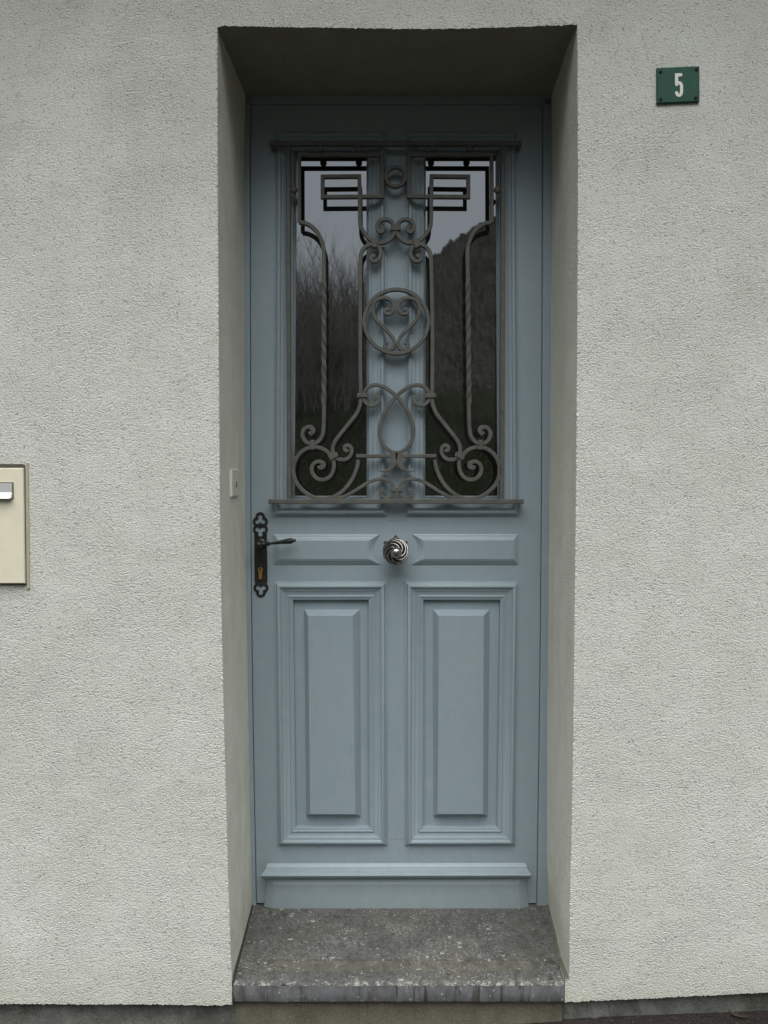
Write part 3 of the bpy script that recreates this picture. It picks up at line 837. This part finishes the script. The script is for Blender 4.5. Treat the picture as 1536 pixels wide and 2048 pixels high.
# drip moulding and kick board
def loft_bar(rows_, name, parent):
    """rows: list of (pxL, pyL, pxR, pyR, Y)"""
    V = []
    for (xl, yl, xr, yr, Y) in rows_: V += [P(xl, yl, Y), P(xr, yr, Y)]
    n = len(rows_); fs = [(2*i, 2*i+1, 2*i+3, 2*i+2) for i in range(n-1)]
    fs.append(tuple(2*i for i in range(n))); fs.append(tuple(2*i+1 for i in range(n)))
    fs.append((0, 1, 2*n-1, 2*n-2))
    return B().add(V, fs).obj(name, MT['paint'], parent, smooth=30)
loft_bar([(535, 1726.5, 1051, 1725.5, YD+.002), (535, 1727.0, 1051, 1726, YD-.004), (532.5, 1733.5, 1053.5, 1732.5, YD-.011), (531.8, 1735.5, 1054, 1734.5, YD-.0125), (531, 1736, 1054.5, 1735, YD-.0115),
          (529, 1741, 1056.5, 1740, YD-.018), (526, 1745.5, 1059.5, 1744.5, YD-.030), (525.6, 1747.2, 1060, 1746.0, YD-.031),
          (523.2, 1748.8, 1062, 1747.6, YD-.036), (522, 1752, 1063, 1750.8, YD-.038), (522.4, 1755, 1062.5, 1753.6, YD-.036), (524, 1757.2, 1061, 1755.6, YD-.029), (533, 1758, 1052, 1757, YD-.004), (533, 1757, 1052, 1756, YD+.002)],
         'drip_moulding', door)
def kick():
    Yo = YD-.007; Yf = YD-.017
    o = [P(535.5, 1752, Yo), P(1050, 1751, Yo), P(1057.8, 1816, Yo), P(527.8, 1817, Yo)]
    i = [P(549, 1769, Yf), P(1036, 1768.5, Yf), P(1043, 1819, Yf), P(545.3, 1820, Yf)]
    bk = [Vector((p.x, YD+.002, p.z)) for p in o]
    V = bk+o+i
    fs = [(k, (k+1) % 4, 4+(k+1) % 4, 4+k) for k in range(4)]+[(4+k, 4+(k+1) % 4, 8+(k+1) % 4, 8+k) for k in range(4)]+[(8, 9, 10, 11)]
    B().add(V, fs).obj('kick_board', MT['paint'], door)
kick()

# ================================================================ GRILLE
YG = YD-0.036           # front face of the bars
TH = 0.011
pxm = (YG-CAM.y)/F      # metres per photo pixel there
def GP(p): q = P(p[0], p[1], YG); return (q.x, q.z)
def axis(y): return interp([(280, 790.8), (480, 791.2), (640, 792.7), (960, 793.2)], y)
def mir(pts): return [(2*axis(y)-x, y) for (x, y) in pts]
gb_ = B()
def bar(bb, pts, wpx=8.0, closed=False, yf=YG, th=TH, smoothit=True, step=2.2, tip=None, bev=.0016):
    q = catmull(pts, step, closed) if smoothit else pts
    W = [wpx*pxm]*len(q)
    if smoothit and not closed and len(q) > 60 and tip:
        for k in range(9):
            for i_ in ((k,) if tip == 'start' else (len(q)-1-k,)): W[i_] *= 1.22
    bb.ribbon([GP(p) for p in q], W, yf, th, bev, closed)
# frame
bar(gb_, [(537.5, 286.5), (1043, 286.5)], 8.6, smoothit=False, yf=YG-.003, th=TH+.003)
bar(gb_, [(537, 1003.3), (1047.5, 1003.0)], 9.2, smoothit=False, yf=YG-.003, th=TH+.004)
for s_ in (1, -1):
    pts = [(576.3, 290), (576.5, 500), (577.5, 800), (578, 999)]
    if s_ < 0: pts = [(1006, 290), (1006.2, 500), (1005, 800), (1003.8, 999)]
    bar(gb_, pts, 8.8)
grille = gb_.obj('grille', MT['iron'], door, smooth=35)
# hooked fixings into the door behind the bar ends
for (x, y) in ((543, 288), (1040, 288), (544, 1003), (1041, 1003)):
    q = P(x, y, YG)
    B().lathe((q.x, YG+.004, q.z), (0, 1, 0), [(0, .0055), (.034, .0055)], 12).obj('fixing', MT['iron'], grille, smooth=40)

KEYB = [(719.5, 392), (718.5, 351.5), (645, 352.3), (645, 392.8), (764.3, 392), (764.3, 308.3), (598, 308.6), (598.3, 443.2)]
OUT1 = [(598.3, 443.2), (611, 446), (622, 451.5), (633, 462), (640.5, 475), (645.5, 489.7), (647.6, 504), (647.8, 530), (647.8, 556)]
DROP = [(718.5, 351.5), (719.4, 392), (719.7, 425), (720.8, 449.6), (727.8, 464), (738, 476), (748, 482.5)]
OUT2 = [(647.8, 803), (647.8, 821), (646.6, 860), (642, 876), (633.5, 884.9), (625, 888), (617, 886.5), (608.8, 880), (604.8, 869.5), (607, 860), (614.5, 854.3), (622.5, 855.2), (626, 861), (622.5, 866), (619, 862.5)]
S1 = [(748, 482.5), (757, 485), (768, 484.5), (778.5, 479.5), (786, 470.8), (788.8, 460), (787, 450), (783.6, 443.3), (776.8, 438.9), (768.3, 437.8), (760, 441.5), (754.8, 449.6), (755, 458), (760, 463), (765.5, 460.2), (765.2, 454.8), (761.2, 454.6)]
S2U = [(749.7, 513.5), (746.0, 510.0), (742, 512.2), (741.8, 517.5), (746.3, 521.8), (753, 521), (759, 515), (761.8, 506), (760, 497.5), (754.8, 491), (744.6, 487.4), (736, 490), (727.7, 496), (722.8, 504.6), (721.2, 516), (720.8, 540), (720.5, 640), (720.8, 740), (721.6, 785), (721, 805), (717.9, 816.5), (711.4, 829.5), (700, 844),
       (687, 860.4), (674.2, 876.7), (667.6, 888), (665.6, 897.9), (667, 909), (672.3, 915.8), (680.4, 919), (690, 919), (698.3, 914), (703, 904.4), (701.6, 894.6), (695, 890.6), (689.6, 893.3), (689.4, 899), (693.2, 901.6), (696, 898.7)]
BIG = [(716.2, 919), (714.6, 932), (709.7, 946.7), (701.6, 963), (690, 977.6), (677, 988.5), (664, 995), (647.9, 998), (630, 995.5), (613.7, 987.4), (599, 974.4), (590, 959.7), (586.4, 941.8), (589.3, 924), (599, 907.6), (612, 898), (625, 894.6), (638, 895.4), (651, 901), (661, 911), (666.8, 922),
       (667.7, 933.7), (664, 946.7), (656, 956), (644.6, 959.7), (633, 956.5), (625, 946.7), (623.5, 935.3), (628.4, 926.4), (637.5, 923), (645.8, 926.5), (646, 933.3), (640.2, 935), (637.5, 931)]
LOOP = [(752.3, 799.2), (749.8, 796), (752.9, 792.6), (757.6, 796), (757, 803.5), (750.4, 809.2), (740.7, 810.8), (732.5, 806.5), (728, 799), (727.4, 791), (729.3, 783), (734.5, 775.8), (744, 770.4), (755.3, 769.6), (768.3, 773.6), (779.7, 781), (791.5, 790.5), (800, 800), (810, 814), (819, 830.5), (824.8, 845), (827, 861), (824.5, 878.3), (816.5, 893), (804.5, 902.5), (793.5, 906)]
HEART = [(774, 684), (769.5, 688.5), (770.9, 695.5), (778.5, 699), (786, 696), (789.3, 687.5), (786, 676), (776.8, 663.8), (765, 652), (753.5, 640), (747, 626.5), (746.6, 610), (753, 599.6), (765, 595.4), (776.8, 597), (785.3, 603.7), (788.3, 613), (785.3, 622.7), (778.5, 627.5), (771.2, 625.4), (770.2, 619.8), (774.5, 617), (778, 620)]
LOW = [(664, 999), (683.7, 995.0), (698.3, 988.5), (714.6, 979), (729.3, 969.5), (744, 961.6), (757, 958.4), (770, 958.6), (779.7, 963), (785.4, 971), (787, 979), (786, 986), (782, 992.3), (774.8, 996.6), (766.7, 995), (761.4, 989), (761.6, 983), (766.7, 981.3), (768.6, 985)]
TONG = [(788.5, 906), (788, 919), (785, 931.5), (777, 939.5), (767, 942.6), (755, 940.5)]
def twist(bb, p0, p1, wpx, turns):
    a = P(*p0, YG+TH/2); c = P(*p1, YG+TH/2); n = 110; h = wpx*pxm/2*1.06; V = []
    for i in range(n+1):
        t = i/n; ease = max(0, min(1, (t-0.03)/0.94)); th = ease*turns*math.pi*2
        q = a.lerp(c, t)
        for k in range(4):
            an = th+math.pi/4+k*math.pi/2; rr = h*1.30
            V.append((q.x+math.cos(an)*rr, q.y+math.sin(an)*rr, q.z))
    fs = [(4*i+k, 4*i+(k+1) % 4, 4*i+4+(k+1) % 4, 4*i+4+k) for i in range(n) for k in range(4)]
    bb.add(V, fs+[(0, 1, 2, 3), (4*n, 4*n+1, 4*n+2, 4*n+3)])
for s_ in (1, -1):
    m = (lambda q: q) if s_ > 0 else mir
    b = B(); bar(b, m(KEYB), 7.6, smoothit=False); bar(b, m(DROP), 7.8, yf=YG-.0004)
    b.obj('key_pattern_bar', MT['iron'], grille, smooth=35)
    b = B(); bar(b, m(OUT1), 8.0, yf=YG-.0003); twist(b, m([(647.8, 553)])[0], m([(647.8, 806)])[0], 8.0, s_*2.2); bar(b, m(OUT2), 8.0, tip='end')
    b.obj('twisted_bar', MT['iron'], grille, smooth=35)
    b = B(); bar(b, m(S1), 7.4, step=1.6, tip='end', yf=YG-.0006); b.obj('upper_scroll', MT['iron'], grille, smooth=35)
    b = B(); bar(b, m(S2U), 7.8, step=1.6, yf=YG-.0002); b.obj('long_scroll', MT['iron'], grille, smooth=35)
    b = B(); bar(b, m(BIG), 8.0, step=1.8, tip='end'); b.obj('corner_scroll', MT['iron'], grille, smooth=35)
    b = B(); bar(b, m(LOOP), 7.4, step=1.6, yf=YG-.0008*(1 if s_ > 0 else 0.2)); b.obj('crossed_scroll', MT['iron'], grille, smooth=35)
    b = B(); bar(b, m(HEART), 7.2, step=1.4, yf=YG+.0003); b.obj('heart_scroll', MT['iron'], grille, smooth=35)
    b = B(); bar(b, m(LOW), 7.2, step=1.6, yf=YG-.0005); b.obj('low_scroll', MT['iron'], grille, smooth=35)
    b = B(); q = catmull(m(TONG), 1.6); n = len(q)
    b.ribbon([GP(p) for p in q], [pxm*lerp(15.5, 1.2, (k/(n-1))**1.2) for k in range(n)], YG-.0012, TH, .0014)
    b.obj('leaf_tip', MT['iron'], grille, smooth=35)
    # studs between the bars
    for (x, y) in ((587.6, 380), (641.5, 297.8), (715.7, 297.6)):
        (x, y) = m([(x, y)])[0]; q = P(x, y, YG+.005)
        B().lathe((q.x, YG-.003, q.z), (0, 1, 0), [(0, .0035), (.0015, .0072), (.004, .0093), (.010, .0095), (.014, .007)], 20).obj('stud', MT['iron'], grille, smooth=45)
    # collars
    for (x, y, hu, hv, an) in ((625.3, 889.7, 4.7, 9.8, 0), (667, 912.3, 9.6, 5.0, 29), (724.8, 791.2, 11, 4.4, 0), (750.3, 487, 4.9, 8.6, -18)):
        (x, y) = m([(x, y)])[0]; an = R(an)*s_; q = P(x, y, YG)
        u = Vector((math.cos(an), 0, math.sin(an))); v = Vector((-math.sin(an), 0, math.cos(an)))
        B().bevbox((q.x, YG+TH/2-.001, q.z), u, v, (0, -1, 0), hu*pxm, hv*pxm, TH/2+.003, .0014).obj('collar', MT['iron'], grille)
for (x, y, hu, hv) in ((791.3, 455.8, 10, 5.2), (792.6, 979.2, 10.4, 4.3)):
    q = P(x, y, YG); B().bevbox((q.x, YG+TH/2-.001, q.z), (1, 0, 0), (0, 0, 1), (0, -1, 0), hu*pxm, hv*pxm, TH/2+.003, .0014).obj('collar', MT['iron'], grille)
b = B(); bar(b, [(712.3, 912.2), (872.6, 912.0)], 7.6, smoothit=False, yf=YG-.0004); b.obj('middle_bar', MT['iron'], grille)
def ring(cx, cy, r, wpx, name, yf):
    pts = [(cx+r*math.cos(2*math.pi*k/72), cy+r*math.sin(2*math.pi*k/72)) for k in range(72)]
    b = B(); bar(b, pts, wpx, closed=True, smoothit=False, yf=yf); b.obj(name, MT['iron'], grille, smooth=35)
ring(792.7, 642.3, 64.2, 7.6, 'large_ring', YG+.0005); ring(791.3, 352.3, 19.6, 7.0, 'small_ring', YG+.0004)
b = B()     # welds that tie the ring and scrolls to the uprights
for (x, y, hu, hv) in ((725.5, 643, 6, 7), (860.3, 643, 6, 7), (766.5, 352, 4, 6), (815.8, 352, 4, 6), (582.3, 942, 4, 6), (1003.4, 942, 4, 6)):
    q = P(x, y, YG); b.bevbox((q.x, YG+TH/2+.001, q.z), (1, 0, 0), (0, 0, 1), (0, -1, 0), hu*pxm, hv*pxm, TH/2-.0002, .0012)
for s_ in (1, -1):
    x, y = (664, 999) if s_ > 0 else mir([(664, 999)])[0]
    q = P(x, y, YG); b.bevbox((q.x, YG+TH/2+.001, q.z), (1, 0, 0), (0, 0, 1), (0, -1, 0), 15*pxm, 4.5*pxm, TH/2-.0006, .0012)
b.obj('weld', MT['iron'], grille)

# ================================================================ LOCK PLATE, LEVER, CYLINDER
YP = YD-0.0035
b = B()
def trefoil(cx, cy, ph, yo=0.0, d=6.4, ro=7.0, wpx=5.0):
    pts = []
    for k in range(72):
        th = 2*math.pi*k/72
        fi = (th-ph+math.pi/3) % (2*math.pi/3) - math.pi/3
        r_ = d*math.cos(fi)+math.sqrt(ro*ro-(d*math.sin(fi))**2); pts.append((cx+r_*math.cos(th), cy-r_*math.sin(th)))
    k_ = (YP-CAM.y)/F
    b.ribbon([(P(*p, YP).x, P(*p, YP).z) for p in pts], [wpx*k_]*72, YP+yo, .0035, .0009, True)
trefoil(520.5, 1040.0, math.pi/2, -.0007); trefoil(520.6, 1062.0, -math.pi/2); trefoil(521.8, 1179.0, -math.pi/2)
pl_ = [(508.3, 1067), (513, 1068), (517, 1075.5), (524, 1075.5), (528, 1068), (533.4, 1067), (534.8, 1163), (533, 1168), (528, 1171), (515.5, 1171), (510.5, 1168), (509, 1163)]
k_ = len(pl_); V = [P(*p, YP) for p in pl_]+[Vector((P(*p, YP).x, YD+.001, P(*p, YP).z)) for p in pl_]
V = [Vector((v.x, v.y+(.0004 if i < k_ else 0), v.z)) for i, v in enumerate(V)]
b.add(V, [tuple(range(k_))]+[(i, (i+1) % k_, k_+(i+1) % k_, k_+i) for i in range(k_)])
plate = b.obj('lock_plate', MT['lock'], door)
q = P(520.3, 1088.5, YD-.02)
b = B().lathe((q.x, YD-.003, q.z), (0, -1, 0), [(0, .0145), (.003, .0145), (.005, .0105), (.016, .0085), (.030, .0095), (.036, .0115), (.044, .0105), (.049, .006), (.051, .001)], 24)
h0 = P(521.5, 1089.5, YD-.042); h1 = P(591.5, 1080.5, YD-.046)
ax = (h1-h0).normalized(); LL = (h1-h0).length
b.lathe(h0, ax, [(0, .0065), (.008, .0060), (.012, .0048), (.0145, .0075), (.0165, .0078), (.0185, .0050), (.0215, .0066), (.0235, .0068), (.0255, .0040), (.030, .0036), (.040, .0041), (.055, .0054), (.070, .0070),
                 (LL-.016, .0082), (LL-.011, .0078), (LL-.0075, .0050), (LL-.006, .0045), (LL-.001, .0044), (LL, .0030)], 20)
b.obj('lever_handle', MT['lock'], plate, smooth=40)
b = B(); q = P(520.8, 1139.5, YP-.003)
b.lathe((q.x, YP+.001, q.z), (0, -1, 0), [(0, .0072), (.0055, .0072), (.0065, .0064)], 24)
q2 = P(520.9, 1150, YP-.003); b.bevbox((q2.x, YP-.0015, q2.z), (1, 0, 0), (0, 0, 1), (0, -1, 0), .0048, .0115, .004, .001)
cyl = b.obj('lock_cylinder', MT['brass'], plate, smooth=40)
B().bevbox((q.x, YP-.0061, q.z+.001), (1, 0, 0), (0, 0, 1), (0, -1, 0), .0012, .0038, .0009, .0002).obj('keyway', MT['black'], plate)

# ================================================================ KNOB
kc = P(792, 1103.5, YD-.058); RK = .0345
b = B(); pts = []
for k in range(48):           # pierced rosette with pointed corners
    th = 2*math.pi*k/48
    c5 = math.cos(6*(th-math.pi/2)); r_ = .030+.009*max(0, c5)**2.0
    pts.append((r_*math.cos(th), r_*math.sin(th)))
rc = P(791.3, 1097, YD)
V = [(rc.x+x, YD-.0035, rc.z+z) for x, z in pts]+[(rc.x+x*1.02, YD+.001, rc.z+z*1.02) for x, z in pts]
b.add(V, [tuple(range(48))]+[(i, (i+1) % 48, 48+(i+1) % 48, 48+i) for i in range(48)])
b.lathe((rc.x, YD-.003, rc.z), (0, -1, 0), [(0, .020), (.004, .018), (.008, .010), (.026, .009)], 24)
rz = b.obj('door_knob', MT['knob'], door, smooth=40)
b = B(); NA = 7
for a in range(NA):
    pts = []; rr = []
    for k in range(37):
        t = k/36; ph = lerp(R(23), R(160), t); th = 2*math.pi*a/NA + (t)*R(330)
        pts.append(Vector((kc.x+RK*math.sin(ph)*math.cos(th), kc.y-RK*math.cos(ph)*0.92, kc.z+RK*math.sin(ph)*math.sin(th))))
        rr.append(.0020+.0008*math.sin(math.pi*t))
    b.tube(pts, rr, 7)
b.obj('spiral_cage', MT['knob'], rz, smooth=60)
prof = [(math.cos(R(a))*-0.0165, math.sin(R(a))*.0165) for a in range(4, 180, 8)]
B().lathe((kc.x, kc.y-RK*0.74, kc.z), (0, -1, 0), prof, 28).obj('knob_cap', MT['knob'], rz, smooth=60)
B().lathe((kc.x, kc.y, kc.z), (0, -1, 0), [(-.030, .006), (-.024, .014), (-.012, .024), (0, .027), (.012, .024), (.020, .012)], 20).obj('gap_shade_core', MT['black'], rz, smooth=60)  # black body added inside the cage to darken the gaps between arms

# ================================================================ HOUSE NUMBER
sq = [P(1314, 136, -.006), P(1398.7, 132.3, -.006), P(1399, 203, -.006), P(1314, 206.6, -.006)]
sc = sum(sq, Vector())/4
sign = empty('house_number_sign', (sc.x, -.001, sc.z), 'small green enamel number plate 5 screwed to the wall right of the doorway', 'sign')
b = B(); V = list(sq)+[Vector((p.x, -.0015, p.z)) for p in sq]
inn = [sc+(p-sc)*.965+Vector((0, -.0012, 0)) for p in sq]; V = inn+sq+[Vector((p.x, .002, p.z)) for p in sq]
b.add(V, [(0, 1, 2, 3)]+[(k, (k+1) % 4, 4+(k+1) % 4, 4+k) for k in range(4)]+[(4+k, 4+(k+1) % 4, 8+(k+1) % 4, 8+k) for k in range(4)])
b.obj('plate', MT['enamel'], sign)
def S5(x, y): return (1290+x/10.97, 110+y/10.97)
five = [S5(788, 433), S5(694, 436), S5(694, 640)]
bowl = catmull([S5(694, 640), S5(705, 618), S5(738, 606), S5(778, 622), S5(801, 672), S5(802, 740), S5(801, 812), S5(785, 862), S5(748, 884), S5(712, 868), S5(693, 826)], 1.0)
b = B(); kk = (-.008-CAM.y)/F
def flat(pts, wpx, yf):
    b.ribbon([(P(*p, yf).x, P(*p, yf).z) for p in pts], [wpx*kk]*len(pts), yf, .0012, .0002)
flat(five, 6.2, -.0078); flat(bowl, 6.0, -.00775)
for (x, y) in (S5(788, 433), S5(694, 645), S5(693, 826)):
    q = P(x, y, -.0076); b.lathe((q.x, -.0066, q.z), (0, -1, 0), [(0, 3.1*kk), (.00105, 3.05*kk)], 16)
b.obj('numeral', MT['white'], sign)
for (x, y) in (S5(342, 368), S5(1132, 318), S5(345, 972), S5(1118, 940)):
    q = P(x, y, -.0075); B().lathe((q.x, -.0065, q.z), (0, -1, 0), [(0, .0044), (.0022, .0040), (.0032, .0022), (.0033, .0005)], 14).obj('screw', MT['black'], sign, smooth=40)

# ================================================================ LETTERBOX at the left
tl = P(46, 936, -.012); br = P(49, 1167, -.012); lx0 = tl.x-0.36
box = empty('letterbox', (tl.x-.18, 0, br.z), 'cream wall letterbox with aluminium flap left of the doorway', 'letterbox')
Yx = -.012
V = []; 
# dark casing with a rounded upper corner, standing just off the wall
cr = P(50.8, 928, -.004); cb = P(51.8, 1168.5, -.004); rad = .008
out = [(lx0-.008, cb.z)]
out += [(cb.x, cb.z)]
for k in range(7):
    th = R(90*k/6); out.append((cr.x-rad+rad*math.cos(th), cr.z-rad+rad*math.sin(th)))
for k in range(7):
    th = R(90+90*k/6); out.append((lx0-.008+rad+rad*math.cos(th), cr.z-rad+rad*math.sin(th)))
n = len(out); V = [(x, -.005, z) for x, z in out]+[(x, .01, z) for x, z in out]
B().add(V, [tuple(range(n))]+[(i, (i+1) % n, n+(i+1) % n, n+i) for i in range(n)]).obj('casing', MT['boxdark'], box)
b = B(); cx = (lx0+(tl.x+br.x)/2)/2; cz = (tl.z+br.z)/2
hw = ((tl.x+br.x)/2-lx0)/2; hh = (tl.z-br.z)/2
V = []
for (y, e) in ((-.005, 0), (Yx+.0015, 0), (Yx, .0015)):
    V += [(lx0+e, y, tl.z-e), (tl.x-e, y, tl.z-e), (br.x-e, y, br.z+e), (lx0+e, y, br.z+e)]
fs = [(8, 9, 10, 11)]+[(4*r_+k, 4*r_+(k+1) % 4, 4*r_+4+(k+1) % 4, 4*r_+4+k) for r_ in range(2) for k in range(4)]
b.add(V, fs); bd = b.obj('box_door', MT['cream'], box)
fa = P(25.5, 966.5, Yx); fb = P(24, 997.4, Yx); mz = P(25, 985.5, Yx).z
V = []
for x in (lx0+.03, fa.x):
    V += [(x, Yx-.0005, fa.z), (x, Yx-.004, fa.z-.0006), (x, Yx-.006, mz), (x-(.002 if x == fa.x else 0), Yx-.013, fb.z+.001), (x-(.002 if x == fa.x else 0), Yx-.012, fb.z), (x, Yx-.0005, fb.z+.002)]
B().add(V, [(k, (k+1) % 6, 6+(k+1) % 6, 6+k) for k in range(6)]+[(0, 1, 2, 3, 4, 5), (6, 7, 8, 9, 10, 11)]).obj('flap', MT['alu'], bd)
b = B(); b.box((lx0+.028, Yx-.0012, fb.z), (fa.x+.0018, Yx+.001, fa.z+.0022)); b.obj('slot_rim', MT['boxdark'], bd)
t0 = P(54.2, 926, -.003); t1 = P(57.0, 1177, -.003)
b = B(); V = []
for p, dx in ((t0, 0), (t1, 0)):
    for (ox, y) in ((-.0042, .003), (-.0042, -.004), (-.0015, -.0055), (.0022, -.003), (.0030, .003)): V.append((p.x+ox, y, p.z))
b.add(V, [(k, k+1, 6+k, 5+k) for k in range(4)]+[(0, 1, 2, 3, 4), (5, 6, 7, 8, 9)])
b.obj('edge_trim', MT['trim'], box)

# ================================================================ KEY SWITCH on the left reveal
XLr = lerp(arr_point(LARR, 1.2), arr_point(BL, 1.2, YD), .55)
a = PX(463.2, 939, XLr+.004); c = PX(477.2, 992, XLr+.004)
ks = empty('key_switch', (XLr, (a.y+c.y)/2, (a.z+c.z)/2), 'narrow white plastic key switch on the left side of the doorway', 'switch')
b = B(); b.bevbox((XLr+.002, (a.y+c.y)/2, (a.z+c.z)/2), (0, 1, 0), (0, 0, 1), (1, 0, 0), abs(c.y-a.y)/2, (a.z-c.z)/2, .0035, .0015)
b.obj('cover', MT['plastic'], ks)
m0 = (a.y+c.y)/2+.004; mz_ = lerp(a.z, c.z, .50)
b = B(); b.lathe((XLr+.0054, m0, mz_), (1, 0, 0), [(0, .0075), (.0012, .0072)], 18); b.obj('lock_barrel', MT['trim'], ks, smooth=40)
b = B(); b.bevbox((XLr+.0067, m0, mz_-.003), (0, 1, 0), (0, 0, 1), (1, 0, 0), .0022, .0075, .0008, .0002); b.obj('keyhole', MT['black'], ks)

# ================================================================ TWIG by the plinth
tp = [(1456, 2018.5), (1463, 2026), (1473, 2031), (1487, 2033.5), (1497, 2033)]
pts = [P(x, y, 0.006-.002*i) for i, (x, y) in enumerate(catmull(tp, 3))]
tw = B().tube([p-pts[len(pts)//2] for p in pts], [lerp(.0012, .0035, math.sin(math.pi*min(1, i/(len(pts)-1)*1.1))) for i in range(len(pts))], 6)
o = tw.obj('twig', MT['twig'], None, 60, label='curved dark twig leaning on the plinth foot at the right', category='twig'); o.location = pts[len(pts)//2]

# ================================================================ GRIT along the foot of the plinth
b = B()
for k in range(900):
    x = random.uniform(0.38, 1.6); y = 0.012-abs(random.gauss(0, .03)); r_ = random.uniform(.0008, .0035)
    z = gz(x, y)+.004+r_*.4
    vs = [(x+random.uniform(.6, 1)*r_*a, y+random.uniform(.6, 1)*r_*b_, z+random.uniform(.5, .9)*r_*c) for (a, b_, c) in ((1, 0, 0), (-1, 0, 0), (0, 1, 0), (0, -1, 0), (0, 0, 1), (0, 0, -1))]
    b.add(vs, [(0, 2, 4), (2, 1, 4), (1, 3, 4), (3, 0, 4), (2, 0, 5), (1, 2, 5), (3, 1, 5), (0, 3, 5)])
b.obj('grit', mat_plain('loose grit', (0.055, 0.05, 0.042), 0.9, var=0.3), label='loose grit and crumbs along the foot of the plinth', category='grit', kind='stuff')
